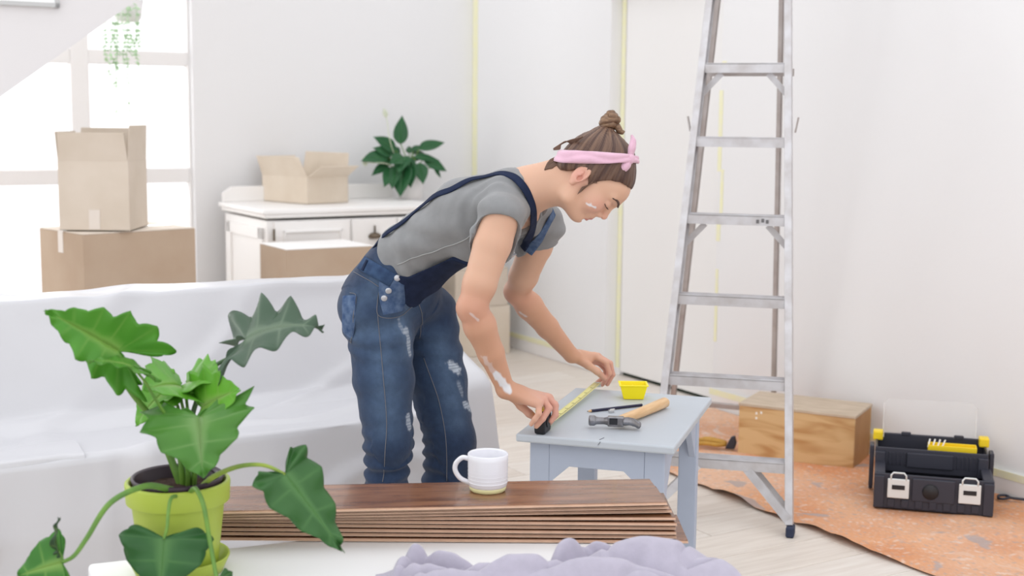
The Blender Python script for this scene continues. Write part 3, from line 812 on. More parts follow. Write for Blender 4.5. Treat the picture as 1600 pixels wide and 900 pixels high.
# yellow tray
p = gz(989, 622, SZ)
yt = thing('yellow_tub', 'small bright yellow plastic tub on the stool', 'tub', (p.x, p.y, SZ+.001), srz+math.radians(16))
b = MB(); vs = []
def ring(wx, wy, z): return [(-wx, -wy, z), (wx, -wy, z), (wx, wy, z), (-wx, wy, z)]
R_ = ring(.030, .024, 0)+ring(.041, .033, .045)+ring(.044, .036, .045)+ring(.044, .036, .041)+ring(.038, .030, .045)+ring(.028, .022, .003)
fs = [(3, 2, 1, 0)]
order = [(0, 1), (1, 3), (3, 2), (2, 4), (4, 5)]
for a, c in order:
    for k in range(4): fs.append((a*4+k, a*4+(k+1) % 4, c*4+(k+1) % 4, c*4+k))
fs.append((20, 21, 22, 23))
b.add(R_, fs); b.build('tub', mat('bright_yellow_plastic', rgb(250, 232, 20), .4), yt, bevel=.0015)
b = MB(); b.box((0, 0, .020), (.0025, .050, .030)); b.build('divider', mat('bright_yellow_plastic', rgb(250, 232, 20), .4), yt)

# hammer
M_wood = mat('hammer_wood', rgb(228, 192, 148), .45, var=.15, var_scale=12, color2=rgb(210, 168, 120), stretch=(1, 8, 8))
M_steel = mat('worn_steel', rgb(150, 150, 156), .28, metal=.85, var=.25, var_scale=30, color2=rgb(110, 106, 104))
h0, h1 = gz(962, 660, SZ+.018), gz(1040, 629, SZ+.016)
hd = h1-h0; hd.z = 0; hl = hd.length
ham = thing('hammer', 'claw hammer with a wooden handle on the stool', 'hammer', (h0.x, h0.y, SZ+.016), math.atan2(hd.y, hd.x))
b = MB(); b.tube([(-.012, 0, .006), (.03, 0, .005), (.06, 0, .003), (hl*.5, 0, .001), (hl*.8, 0, .001), (hl-.006, 0, .001), (hl, 0, .001)], [.010, .011, .013, .0145, .0155, .0155, .013], 16); b.build('handle', M_wood, ham, smooth=True)
# head, across the handle
g0, g1 = gz(925, 657, SZ+.018), gz(1004, 662, SZ+.014)
gd = g1-g0; gd.z = 0; gl = gd.length
ga = math.atan2(gd.y, gd.x)-math.atan2(hd.y, hd.x)
HM = Matrix.Translation((-.004, 0, .006)) @ Matrix.Rotation(ga, 4, 'Z')
b = MB()
b.add([HM @ Vector(p) for p in []], [])
x0 = -gl*.52
for seg, r, n in (([(x0, 0, 0), (x0+.004, 0, 0), (x0+.016, 0, 0), (x0+.021, 0, 0), (-.030, 0, 0), (-.016, 0, 0)], [.0125, .0145, .0145, .0105, .0095, .0125], 18),):
    b.tube([HM @ Vector(q) for q in seg], r, n)
b.box(HM @ Vector((.002, 0, 0)), (.044, .024, .026), HM.to_3x3()); b.build('head', M_steel, ham, bevel=.002)
for s in (-1, 1):
    b = MB(); pts = [(.022, s*.006, 0), (.040, s*.008, .001), (.056, s*.0095, -.004), (gl*.5, s*.011, -.012)]
    b.tube([HM @ Vector(q) for q in catmull(pts, 4)], [.010]*4+[.009]*4+[.0075]*4+[.0045], 8, flat=1.0); b.build('claw', M_steel, ham, smooth=True)
b = MB(); b.box(HM @ Vector((-.004, -.0125, .002)), (.022, .002, .018), HM.to_3x3()); b.build('eye', M_tblk, ham)

# pencil and sharpener
q0, q1 = gz(917, 643, SZ+.004), gz(1003, 633, SZ+.004)
pd = q1-q0; pl = pd.length
pen = thing('pencil', 'dark navy pencil lying on the stool beside the hammer', 'pencil', (q0.x, q0.y, SZ+.0045), math.atan2(pd.y, pd.x))
b = MB(); b.tube([(.014, 0, 0), (pl, 0, 0)], .0042, 6); b.build('barrel', mat('navy_lacquer', rgb(36, 34, 62), .3), pen)
b = MB(); b.tube([(.004, 0, 0), (.014, 0, 0)], [.0014, .0042], 10); b.build('sharpened_wood', M_wood, pen)
b = MB(); b.tube([(0, 0, 0), (.004, 0, 0)], [.0003, .0014], 8); b.build('lead', M_tblk, pen)
p = gz(955, 645, SZ)
b = MB(); b.box((0, 0, .004), (.016, .008, .008)); b.tube([(-.004, .0, .008), (.012, .004, .008)], .0028, 8)
o = b.build('sharpener', mat('bright_nickel', rgb(205, 205, 205), .25, metal=.8), bevel=.001); o.location = (p.x, p.y, SZ+.0005); o.rotation_euler = (0, 0, .3)
tag(o, 'tiny silver metal piece between pencil and hammer', 'metal piece')

# ================================================================ WHITE TABLE IN THE FOREGROUND
TZ = .45
tl0 = gz(137, 880, TZ); TYAW = math.radians(22)
M_tabw = mat('white_lacquer', rgb(240, 240, 241), .3, spec=.45)
tx = Vector((math.cos(TYAW), math.sin(TYAW), 0)); ty = Vector((-tx.y, tx.x, 0))
TLn, TDp = 1.17, .62
tcn = tl0+tx*TLn/2-ty*TDp/2
tab = thing('low_table', 'low white table carrying the floorboards and the potted plant', 'table', (tcn.x, tcn.y, 0), TYAW)
b = MB(); b.box((0, 0, TZ-.02), (TLn, TDp, .04)); b.build('table_top', M_tabw, tab, bevel=.010, seg=4)
for a in (-1, 1):
    for c in (-1, 1):
        b = MB(); b.box((a*(TLn/2-.06), c*(TDp/2-.06), (TZ-.04)/2), (.05, .05, TZ-.04)); b.build('leg', M_tabw, tab, bevel=.004)

# stack of laminate floorboards
def lam_mat(i, c1, c2):
    m = mat('walnut_laminate_%d' % i, c1, .24, spec=.5, var=.3, var_scale=3.0, color2=c2, stretch=(1.6, 11, 1), coat=.2)
    return m
LM = [lam_mat(0, rgb(146, 102, 74), rgb(98, 62, 44)), lam_mat(1, rgb(124, 84, 56), rgb(84, 54, 36))]
M_core = mat('fibreboard_core', rgb(212, 178, 154), .75, var=.1, var_scale=40)
M_under = mat('dark_backing', rgb(62, 38, 34), .7)
bR = gz(1075, 850, TZ); bL = gz(346, 844, TZ)
PW, PL, NT = .193, 1.08, 9
TH = .0078
z = TZ+.0006
# right front corner of each board, from the bottom up, and its turn
specs = [(0.000, 0.0, 0.6), (-.026, .004, .4), (-.027, .000, .2), (-.028, .006, .4), (-.026, .002, .3), (-.028, .012, 1.5), (-.034, .036, 4.6), (-.042, .032, 5.2), (-.046, .028, 5.8)]
names = ['bottom floorboard of the stack, sticking out farthest right', 'second floorboard from the bottom of the walnut stack', 'third floorboard from the bottom of the walnut stack', 'fourth floorboard from the bottom of the walnut stack',
         'fifth floorboard from the bottom, the middle of the walnut stack', 'fourth floorboard from the top, its brown face showing at the right end', 'third floorboard from the top of the walnut stack', 'second floorboard from the top, just under the board with the mug', 'topmost walnut floorboard, with the white mug standing on it']
ztops = []
for i, (dx, dy, a) in enumerate(specs):
    rz = math.radians(a)
    e = Vector((bR.x+dx, bR.y+dy, z))
    t = thing('floorboard', names[i], 'floorboard', e, rz, 'walnut laminate floorboards in the stack')
    b = MB(); b.box((-PL/2, PW/2, TH*.56), (PL, PW, TH*.60)); b.box((-PL/2, -.002, TH*.42), (PL, .006, TH*.28)); b.build('core', M_core, t)
    b = MB(); b.box((-PL/2, PW/2, TH*.93), (PL-.001, PW-.001, TH*.14)); b.build('wood_face', LM[i % 2], t)
    b = MB(); b.box((-PL/2, PW/2+.001, TH*.13), (PL-.002, PW-.002, TH*.26)); b.build('backing', M_under, t)
    z += TH+.0021; ztops.append(z)
TOPB = z-.0021
print('stack top', TOPB)

# mug
M_mug = mat('white_glaze', rgb(232, 232, 238), .22, spec=.5)
p = gz(762, 766, TOPB)
mug = thing('mug', 'white glazed mug with a bare cream foot on the floorboards', 'mug', (p.x, p.y, TOPB+.0005), math.radians(172))
sc = CAM_F/p.y; mr = 32/sc; mh = 60/sc
print('mug', mr, mh)
b = MB(); b.lathe([(0, .010), (mr*.90, .010), (mr*.97, .014), (mr*.99, .026), (mr, .05), (mr*1.01, mh-.012), (mr*1.02, mh), (mr*.98, mh+.002), (mr*.94, mh-.002), (mr*.93, .03), (mr*.85, .016), (0, .014)], n=56)
bod = b.build('body', M_mug, mug, smooth=True)
b = MB()
for k in range(8): 
    zz = .022+k*.0085; b.lathe([(mr*.985, zz-.0015), (mr*1.012, zz), (mr*.985, zz+.0015)], n=48)
b.build('throwing_rings', M_mug, bod, smooth=True)
b = MB(); b.lathe([(0, 0), (mr*.84, 0), (mr*.90, .003), (mr*.93, .0085), (mr*.92, .012), (0, .012)], n=48); b.build('foot', mat('bare_cream_clay', rgb(226, 222, 170), .6), mug, smooth=True)
b = MB(); b.tube(catmull([(mr*.96, 0, mh-.014), (mr*1.30, 0, mh-.012), (mr*1.62, 0, mh-.026), (mr*1.66, 0, mh*.5), (mr*1.42, 0, mh*.30), (mr*1.05, 0, mh*.2), (mr*.95, 0, mh*.19)], 6), .0058, 12, flat=1.0); b.build('handle', M_mug, mug, smooth=True)

# crumpled cloth over the right end of the table
M_cloth = mat('grey_linen', rgb(180, 175, 190), .9, spec=.15, sheen=.3, bump=.12, bump_scale=300, var=.08, var_scale=40)
p = gz(860, 905, TZ)
def fold_h(x, y):
    """height of the crumpled cloth over the table; x along the picture, y away"""
    h = 0
    for (cx, cy, ax_, rx, ry, hh) in ((-.10, .050, .15, .085, .030, .050), (.07, .072, -.08, .13, .028, .050), (.035, .022, .75, .055, .022, .056), (.21, .000, -.16, .14, .058, .064), (-.06, -.045, .10, .13, .034, .046), (.10, -.075, -.10, .16, .04, .050),
                                      (-.275, .028, .60, .032, .020, .052), (-.215, .004, -.45, .075, .017, .036), (-.305, -.015, 1.0, .034, .020, .034), (-.25, -.04, -.2, .07, .02, .030), (-.20, -.075, .1, .1, .03, .03), (.34, -.06, -.5, .12, .05, .045)):
        u = (x-cx)*math.cos(ax_)+(y-cy)*math.sin(ax_); v = -(x-cx)*math.sin(ax_)+(y-cy)*math.cos(ax_)
        h = max(h, 1.35*hh*math.exp(-abs(u/rx)**2.6-abs(v/(ry*.9))**2.2))
    return h
def clf(i, j):
    x = -.36+i*.86; yb, yt = -.20, .11
    # outline of the cloth: far edge
    top = .085*math.exp(-((x-.12)/.22)**2)+.045*math.exp(-((x+.28)/.07)**2)+.012*math.sin(x*23)+.008*nz(x*14, 2)
    if x < -.20: top -= 0
    y = yb+(top-yb)*j
    h = fold_h(x, y)*(smoothstep(1.0, .86, j)*.85+.15)*smoothstep(-.36, -.31, x)
    h -= min(1, h/.02)*.011*max(0, .14-abs(nz(x*7+y*5, y*13-x*4, 12)))/.14
    ten = math.exp(-((x+.27)/.08)**2)
    h += (.006*nz(x*9, y*15, 1)+.0022*nz(x*24, y*30, 4))+ten*.012*nz(x*38, y*38, 7)
    zz = TZ+.004+max(0, h)
    wp = p+Vector((x, y, 0))
    # beyond the table's right edge it hangs
    loc = (wp-tcn); over = loc.dot(tx)-(TLn/2+.004)
    if over > 0:
        k = over; zz2 = TZ+.004-max(0, k-.02)*.9+max(0, h)*math.exp(-k*5)
        wp = wp-tx*k*.35; zz = zz2
    return Vector((wp.x, wp.y, zz))
b = MB(); b.grid(clf, 300, 150); o = b.build('cloth', M_cloth, smooth=True, solid=-.002)
tag(o, 'crumpled lavender-grey cloth lying over the right end of the white table', 'cloth')
# ================================================================ PLANTS
M_leaf = attr_mat('leaf_green', rough=.38, spec=.45, translucent=.28, bump=.05, bump_scale=120)
M_stem = mat('green_stem', rgb(112, 152, 62), .45, var=.15, var_scale=20, color2=rgb(86, 128, 60))
M_stemd = mat('dark_stem', rgb(70, 98, 62), .5)
M_pot = mat('lime_pot', rgb(172, 190, 76), .45, spec=.35)
M_soil = mat('potting_soil', rgb(74, 54, 46), .95, var=.4, var_scale=90, bump=.8, bump_scale=120)
M_inner = mat('dark_plum_liner', rgb(52, 36, 48), .35)

def leaf_mesh(name, parent, base, tip, nrm, half, teeth=6, depth=.28, lobe=.42, fold=(0.25, 0.25), droop=0.6, ripple=.02, col=(86, 150, 44), col2=(70, 128, 38), vein=(150, 190, 96), sharp=1.0, curl_tip=0.0, seed=0, k0=.12, mat_=None, nf=9):
    """lobed blade: base and tip are world points, half the half-width relative to the length; fold: lift of each half in radians"""
    base, tip = Vector(base), Vector(tip); m = tip-base; L = m.length; m.normalize()
    n = Vector(nrm); n = (n-m*n.dot(m)).normalized(); s = n.cross(m)
    hp = [(-.02, .01), (-lobe*.62, half*.35), (-lobe, half*.72), (-lobe*.55, half*1.02), (.05, half*1.05), (.30, half*.92), (.55, half*.66), (.78, half*.36), (.93, half*.12), (1.0, 0.0)] if lobe > .05 else \
         [(0, .01), (.03, half*.3), (.10, half*.62), (.22, half*.92), (.38, half*1.0), (.55, half*.88), (.72, half*.6), (.88, half*.25), (.96, half*.08), (1.0, 0)]
    C = catmull([(x, y, 0) for x, y in hp], 10)
    N = len(C); vs, fs, cols = [], [], []
    c1, c2, cv = np.array(rgb(*col)[:3]), np.array(rgb(*col2)[:3]), np.array(rgb(*vein)[:3])
    for sgn, fa in ((1, fold[0]), (-1, fold[1])):
        o = len(vs)
        for i, q in enumerate(C):
            t = i/(N-1); ph = teeth*t
            w = abs((ph % 1.0)-.5)*2            # 1 at a tooth tip, 0 in the bay
            j = 1-depth*(1-w**.8)*min(1, 6*t, 5*(1-t)+.1)*(.75+.5*nz(seed*3.1+sgn*7, t*teeth*.7))
            ax = max(0.0, min(.97, q.x*.86+(-.0 if q.x > 0 else 0)))
            for f_ in range(nf):
                f = f_/(nf-1); x = ax+(q.x*j+(1-j)*ax*1.0-ax)*f if q.x > 0 else q.x*j*f; y = q.y*j*f
                yy = y; ang = fa
                # fold, droop along the midrib and towards the margin
                zc = yy*math.sin(ang); yc = yy*math.cos(ang)
                zc += ripple*math.sin(ph*2*PI+sgn)*f*f + ripple*.7*nz(x*4+seed, y*4*sgn, seed)*f
                zc -= .35*ripple*(1-w)*f
                a = droop*x; 
                if droop: X, Z = math.sin(a)/droop, -(1-math.cos(a))/droop
                else: X, Z = x, 0
                if curl_tip and x > .6: Z -= curl_tip*(x-.6)**2*3
                # keep zc along the rotated normal
                X += zc*math.sin(a); Z += zc*math.cos(a)
                vs.append(base+(m*X+s*(sgn*yc)+n*Z)*L)
                v = max(0, 1-abs(w-1)/.16)*(1-f*.75)*.55 if .04 < t < .93 else 0
                mid = max(0, 1-f*9/ (1+2*(1-max(0, x)))) if q.x > .0 else max(0, 1-f*5)*.6
                k = max(v, mid*.9)
                base_c = c1*(1-(.5+.5*nz(x*3+seed, y*3, 2)))+c2*(.5+.5*nz(x*3+seed, y*3, 2))
                cols.append(base_c*(1-k)+cv*k)
        for i in range(N-1):
            for f_ in range(nf-1):
                a = o+i*nf+f_; q4 = (a, a+1, a+nf+1, a+nf); fs.append(q4 if sgn > 0 else q4[::-1])
    b = MB(); b.v = [tuple(p) for p in vs]; b.f = fs
    me = bpy.data.meshes.new(name); me.from_pydata(b.v, [], b.f); me.update()
    me.polygons.foreach_set('use_smooth', [True]*len(me.polygons)); me.materials.append(mat_ or M_leaf)
    ob = bpy.data.objects.new(name, me); COL.objects.link(ob); set_col(ob, cols)
    if parent is not None:
        ob.parent = parent; ob.matrix_parent_inverse = parent.matrix_world.inverted() if False else Matrix.Translation(-Vector(parent.location))
    q = ob.modifiers.new('s', 'SOLIDIFY'); q.thickness = .0012; q.offset = 0
    return ob
def stem_mesh(name, parent, pts, r0, r1, m, n=8):
    P = catmull(pts, 8); b = MB(); b.tube(P, [r0+(r1-r0)*i/(len(P)-1) for i in range(len(P))], n)
    o = b.build(name, m, None, smooth=True); o.parent = parent; 
    root = parent if parent.parent is None else parent.parent
    o.matrix_parent_inverse = Matrix.Translation(-Vector(root.location)) if parent.parent is None else parent.matrix_parent_inverse @ Matrix.Identity(4) if False else Matrix.Identity(4)
    if parent.parent is None: o.matrix_parent_inverse = Matrix.Translation(-Vector(root.location))
    return o

# ---- the large lobed plant in the lime pot
PY = 2.66
pc = gz(281, 892, TZ); pcx, pcy = pc.x, pc.y
pot_t = thing('potted_plant', 'large lobed-leaf green plant in a lime green pot on the white table', 'plant', (pcx, pcy, TZ+.001))
b = MB(); b.lathe([(0, .003), (.078, .003), (.086, .008), (.098, .034), (.102, .036), (.103, .033), (.088, .0), (0, .0)], n=56); b.build('saucer', M_pot, pot_t, smooth=True)
b = MB(); b.lathe([(0, .006), (.072, .006), (.078, .012), (.094, .150), (.1045, .152), (.1065, .192), (.104, .195), (.098, .195), (.094, .188), (.076, .03), (0, .03)], n=64); b.build('pot', M_pot, pot_t, smooth=True, bevel=.0015)
b = MB(); b.lathe([(.080, .10), (.0905, .190), (.0945, .202), (.0915, .2045), (.0860, .200), (.080, .14), (.076, .10)], n=56); b.build('inner_pot', M_inner, pot_t, smooth=True)
b = MB()
def soil(i, j):
    a = i*2*PI; r = j*.084; return Vector((r*math.cos(a), r*math.sin(a), .176+.012*(1-j)+.008*nz(r*math.cos(a)*50, r*math.sin(a)*50, 3)))
b.grid(soil, 49, 12); b.build('soil', M_soil, pot_t, smooth=True)
LEAFN = [0]
def big_leaf(stem, base, tip, nrm, r0=.0055, r1=.003, sm=None, label=None, **kw):
    LEAFN[0] += 1
    o = leaf_mesh('leaf', pot_t, base, tip, nrm, seed=LEAFN[0]*1.7, **kw)
    st_ = MB(); P = catmull(stem, 8); st_.tube(P, [r0+(r1-r0)*i/(len(P)-1) for i in range(len(P))], 10)
    so = st_.build('petiole', sm or M_stem, None, smooth=True); so.parent = o
    if label: o['label'] = label
    return o
root = lambda px, py, Y=PY: at(px, py, Y)
G1, G1b = (98, 168, 58), (80, 150, 46)          # fresh green
G2, G2b = (62, 110, 54), (48, 92, 46)           # deep green
G3, G3b = (116, 186, 56), (96, 168, 48)         # young bright green
# upper left leaf seen from below
big_leaf([root(288, 772), root(262, 705), root(238, 655), root(205, 613, 2.63), root(186, 580, 2.61), root(185, 552, 2.60)], root(185, 548, 2.60), root(74, 481, 2.52), (.50, -.70, .62), half=.50, lobe=.62, fold=(-.10, .85), droop=.15, depth=.36, teeth=8, ripple=.03, col=G1, col2=G1b, r0=.0085, r1=.004, label='wide fresh green leaf held up at the upper left')
# its curled companion in front
big_leaf([root(300, 764), root(282, 690, 2.62), root(242, 622, 2.58), root(226, 596, 2.56), root(206, 572, 2.55)], root(205, 572, 2.55), root(142, 551, 2.50), (.25, -.35, .9), half=.42, lobe=.75, fold=(.35, -.15), droop=.5, depth=.30, teeth=6, ripple=.05, col=(112, 160, 76), col2=G1b, r0=.004, r1=.0022)
# upper right dark leaf
big_leaf([root(294, 770), root(292, 705, 2.68), root(303, 640, 2.70), root(328, 580, 2.70), root(362, 556, 2.70), root(384, 532, 2.70)], root(384, 530, 2.70), root(484, 468, 2.64), (-.12, -.36, .92), half=.58, lobe=.55, fold=(.35, -.05), droop=.8, depth=.40, teeth=6, ripple=.06, col=(84, 108, 88), col2=(72, 98, 76), vein=(140, 160, 136), sm=M_stemd, r0=.007, r1=.003, label='dark glossy leaf at the upper right')
# cluster of three young leaves in the middle
big_leaf([root(286, 770), root(290, 690, 2.70), root(276, 630, 2.71), root(262, 608, 2.71)], root(262, 608, 2.71), root(200, 655, 2.66), (-.25, -.6, .7), half=.62, lobe=.45, fold=(.1, .1), droop=.6, depth=.26, teeth=6, col=G3, col2=G3b, r0=.004)
big_leaf([root(290, 770), root(296, 690, 2.69), root(283, 625, 2.70), root(282, 606, 2.70)], root(282, 604, 2.70), root(236, 588, 2.58), (.10, -.66, .75), half=.66, lobe=.60, fold=(.0, .3), droop=.5, depth=.30, teeth=6, col=G3, col2=G3b, r0=.004)
big_leaf([root(296, 770), root(298, 690, 2.72), root(291, 620, 2.72), root(292, 600, 2.72)], root(292, 598, 2.72), root(336, 577, 2.64), (.1, -.66, .75), half=.6, lobe=.4, fold=(.1, .2), droop=.4, depth=.24, teeth=6, col=G3, col2=G3b, r0=.004)
big_leaf([root(300, 770), root(306, 700, 2.66), root(312, 655, 2.66), root(316, 636, 2.65)], root(316, 636, 2.65), root(364, 606, 2.58), (-.15, -.85, .5), half=.74, lobe=.5, fold=(.1, .1), droop=.3, depth=.26, teeth=6, col=G3, col2=G3b, r0=.004)
# big leaf facing the viewer, hanging down
big_leaf([root(302, 770), root(306, 710, 2.62), root(310, 668, 2.60), root(311, 653, 2.58)], root(311, 652, 2.58), root(311, 722, 2.46), (.05, -.80, .72), half=.84, lobe=.52, fold=(.22, .10), droop=.9, depth=.30, teeth=6, ripple=.05, col=(88, 146, 56), col2=(74, 132, 50), vein=(140, 176, 110), r0=.006, r1=.0035, label='broad leaf in the middle facing the viewer')
# long low stem to the far left leaf
big_leaf([root(284, 772, 2.60), root(262, 764, 2.57), root(225, 760, 2.52), root(172, 786, 2.46), (root(136, 840, 2.44)), root(116, 868, 2.43), root(97, 879, 2.43)], root(97, 879, 2.43), root(18, 900, 2.42), (-.10, -.85, .5), half=.66, lobe=.12, fold=(-.15, .1), droop=.3, depth=.18, teeth=5, ripple=.05, col=(72, 140, 48), col2=(58, 124, 42), r0=.0075, r1=.0035, label='low leaf at the far left on a long arching stem')
big_leaf([root(100, 880, 2.43), root(97, 870, 2.43), root(92, 862, 2.43)], root(92, 862, 2.43), root(77, 812, 2.41), (-.6, -.5, .2), r0=.002, r1=.002, half=.20, lobe=.1, fold=(.5, .5), droop=.5, depth=.2, teeth=4, ripple=.05, col=(62, 92, 62), col2=(54, 82, 54))
# front centre leaf hanging before the pot
big_leaf([root(282, 775, 2.58), root(268, 778, 2.53), root(263, 800, 2.51), root(261, 825, 2.50), root(256, 842, 2.50)], root(256, 842, 2.50), root(246, 940, 2.46), (.02, -.95, .32), half=.76, lobe=.22, fold=(-.2, -.2), droop=.35, depth=.16, teeth=5, ripple=.04, col=(58, 112, 56), col2=(46, 96, 48), vein=(96, 146, 80), r0=.004, r1=.003, label='dark leaf hanging in front of the pot')
# second hanging stem in front of the pot
big_leaf([root(296, 770, 2.58), root(306, 764, 2.54), root(318, 790, 2.51), root(327, 840, 2.50), root(336, 890, 2.49), root(340, 906, 2.48)], root(340, 906, 2.48), root(354, 946, 2.44), (.1, -.95, .3), half=.5, lobe=.3, fold=(-.1, -.1), droop=.3, depth=.2, teeth=5, col=G2, col2=G2b, r0=.005, r1=.004)
# right leaf hanging over the boards
big_leaf([root(306, 770, 2.62), root(332, 746, 2.60), root(372, 729, 2.56), root(412, 727, 2.53), root(446, 741, 2.52)], root(446, 741, 2.52), root(541, 864, 2.50), (.20, -.86, .40), half=.34, lobe=.20, fold=(-.15, .25), droop=.25, depth=.22, teeth=6, ripple=.05, col=(66, 116, 58), col2=(54, 104, 50), vein=(100, 150, 86), r0=.0065, r1=.0032, sm=mat('yellowish_stem', rgb(146, 166, 66), .45, var=.15, var_scale=20, color2=rgb(110, 140, 62)), label='long pointed leaf hanging over the floorboards on the right')
# young sheaths in the middle
for pts, r in (([root(288, 772), root(283, 730, 2.64), root(276, 695, 2.64)], .008), ([root(302, 772), root(304, 735, 2.63), root(306, 700, 2.63)], .005), ([root(294, 772), root(292, 730, 2.62), root(279, 692, 2.62)], .006)):
    b = MB(); P = catmull(pts, 6); b.tube(P, [r*(1-.6*i/(len(P)-1)) for i in range(len(P))], 10)
    o = b.build('leaf_sheath', M_stem, None, smooth=True); o.parent = pot_t; o.matrix_parent_inverse = Matrix.Translation(-Vector(pot_t.location))
b = MB(); b.tube(catmull([root(312, 738, 2.68), root(322, 733, 2.68), root(334, 738, 2.68), root(341, 756, 2.66)], 6), .0018, 8)
o = b.build('wire_loop', M_inner, None, smooth=True); o.parent = pot_t; o.matrix_parent_inverse = Matrix.Translation(-Vector(pot_t.location))

# ---- white flowering plant on the sideboard
M_wpot = mat('white_pot', rgb(238, 236, 236), .4)
p = gz(641, 310, .9005)
wpt = thing('potted_plant', 'bushy dark green plant in a white pot on the sideboard', 'plant', (p.x, p.y, .9005))
sp = CAM_F/p.y
b = MB(); rr_ = 21/sp
b.lathe([(0, 0), (rr_*.82, 0), (rr_*.88, .004), (rr_, .128), (rr_*.98, .13), (rr_*.93, .128), (rr_*.84, .03), (0, .03)], n=40); b.build('pot', M_wpot, wpt, smooth=True)
b = MB(); b.lathe([(0, .118), (rr_*.92, .112)], n=24); b.build('soil', M_soil, wpt)
cY = p.y
GP, GPb = (52, 112, 66), (40, 96, 56)
lst = [((626, 225), (627, 180), .26, 0), ((618, 235), (587, 211), .26, 0), ((612, 243), (586, 228), .26, -.02), ((604, 246), (568, 243), .26, -.05), ((606, 258), (582, 268), .22, -.05), ((612, 262), (601, 290), .24, -.10),
       ((620, 258), (611, 292), .26, -.12), ((632, 258), (622, 302), .28, -.14), ((640, 240), (639, 226), .24, .1), ((655, 233), (697, 217), .20, 0), ((652, 240), (678, 250), .22, .08), ((662, 250), (702, 264), .24, -.05),
       ((655, 255), (662, 285), .28, -.12), ((648, 252), (655, 238), .3, .1), ((625, 240), (604, 230), .3, .12), ((632, 246), (612, 252), .3, -.1), ((638, 248), (648, 268), .3, -.08), ((644, 240), (668, 234), .26, .1), ((628, 250), (628, 285), .3, -.10), ((679, 262), (690, 278), .16, -.02), ((618, 252), (590, 252), .22, -.03), ((640, 256), (640, 290), .26, -.13), ((648, 246), (690, 246), .17, -.03), ((620, 240), (596, 216), .20, .03), ((645, 236), (664, 222), .22, .06), ((634, 244), (622, 266), .3, -.12)]
for k, ((bx, by), (tx_, ty_), hw_, dy) in enumerate(lst):
    bp_ = at(bx, by, cY+dy*.5+(bx-641)/sp*.55-.02); tp_ = at(tx_, ty_, cY+dy*1.3+(tx_-641)/sp*.55-.03)
    o = leaf_mesh('leaf', wpt, bp_, tp_, (random.uniform(-.3, .3), -.75, .55), hw_*1.05, teeth=1, depth=0, lobe=0, fold=(.18, .18), droop=random.uniform(.2, .6), ripple=.01, col=GP, col2=GPb, vein=(74, 132, 82), seed=k*2.3, nf=5)
    so = MB(); s0_ = Vector((p.x+random.uniform(-.02, .02), cY+random.uniform(-.02, .02), 1.02)); so.tube(catmull([s0_, (s0_+bp_)/2+Vector((0, 0, .02)), bp_], 5), .0028, 6)
    q = so.build('leaf_stalk', M_stem, None, smooth=True); q.parent = o
for (fx, fy), (bx, by), lab in (((603, 178), (612, 230), None), ((571, 254), (604, 256), None)):
    b = MB(); fY = cY-.05+(fx-641)/sp*.55; P = [at(632, 268, cY), at(bx, by, fY), at(fx, fy, fY)]; b.tube(catmull(P, 6), .0022, 6)
    q = b.build('flower_stalk', mat('pale_stalk', rgb(210, 218, 190), .5), None, smooth=True); q.parent = wpt; q.matrix_parent_inverse = Matrix.Translation(-Vector(wpt.location))
    f_ = leaf_mesh('flower', wpt, at(fx, fy+6, fY), at(fx-3, fy-10, fY), (.5, -.8, .2), .30, teeth=1, depth=0, lobe=0, fold=(.3, .3), droop=.2, ripple=0, col=(236, 238, 226), col2=(226, 232, 210), vein=(226, 232, 210), nf=4)

# ---- trailing plant hanging before the window
vh = .42
hx = u_at(197, 60, vh)
hp0 = rp(hx, vh, 0); hY = hp0.y
htop = at(200, 28, hY)
hg = thing('hanging_plant', 'pale trailing plant hanging in front of the window beside the stair', 'plant', (htop.x, htop.y, htop.z))
b = MB(); b.lathe([(0, -.02), (.05, -.02), (.065, 0), (.078, .09), (.074, .09), (.06, .01), (0, .01)], n=24); b.build('pot', M_wpot, hg, smooth=True)
b = MB()
for k in range(3):
    a = k*2*PI/3; b.tube([(.074*math.cos(a), .074*math.sin(a), .085), (0, 0, .45), (0, 0, 3.1-htop.z)], .003, 6)
b.build('cord', mat('white_cord', rgb(235, 234, 230), .8), hg)
M_pale = mat('pale_trailing_leaf', rgb(196, 222, 186), .6, var=.2, var_scale=20, color2=rgb(176, 208, 166))
sprig = [(-.085, .26), (-.055, .34), (-.03, .20), (.0, .24), (.03, .18), (.065, .16), (-.04, .46), (.075, .28), (.02, .48)]
rnd = random.Random(4)
for (dx, ln) in sprig:
    P = [Vector((dx*.5, rnd.uniform(-.05, .05), .07)), Vector((dx*.95, rnd.uniform(-.09, -.05), .05)), Vector((dx, -.09, -.06))]
    zz = -.06
    while zz > -ln: zz -= .06; P.append(Vector((dx+rnd.uniform(-.012, .012), -.09+rnd.uniform(-.01, .01), zz)))
    C_ = catmull(P, 3); b = MB(); b.tube(C_, .0016, 5)
    st_ = b.build('trailing_stem', M_pale, hg, smooth=True)
    b = MB()
    for q in C_[3:]:
        for _ in range(3 if q.z > -.22 else 1):
            a = rnd.uniform(0, 2*PI); d = Vector((math.cos(a), math.sin(a), rnd.uniform(-1.2, -.2))).normalized(); e = d.cross(Vector((0, 0, 1))).normalized(); l_ = rnd.uniform(.018, .034)
            b.add([q, q+d*l_*.5+e*l_*.3, q+d*l_, q+d*l_*.5-e*l_*.3], [(0, 1, 2, 3)])
    lo2 = b.build('leaflets', M_pale, st_); lo2['kind'] = 'stuff'
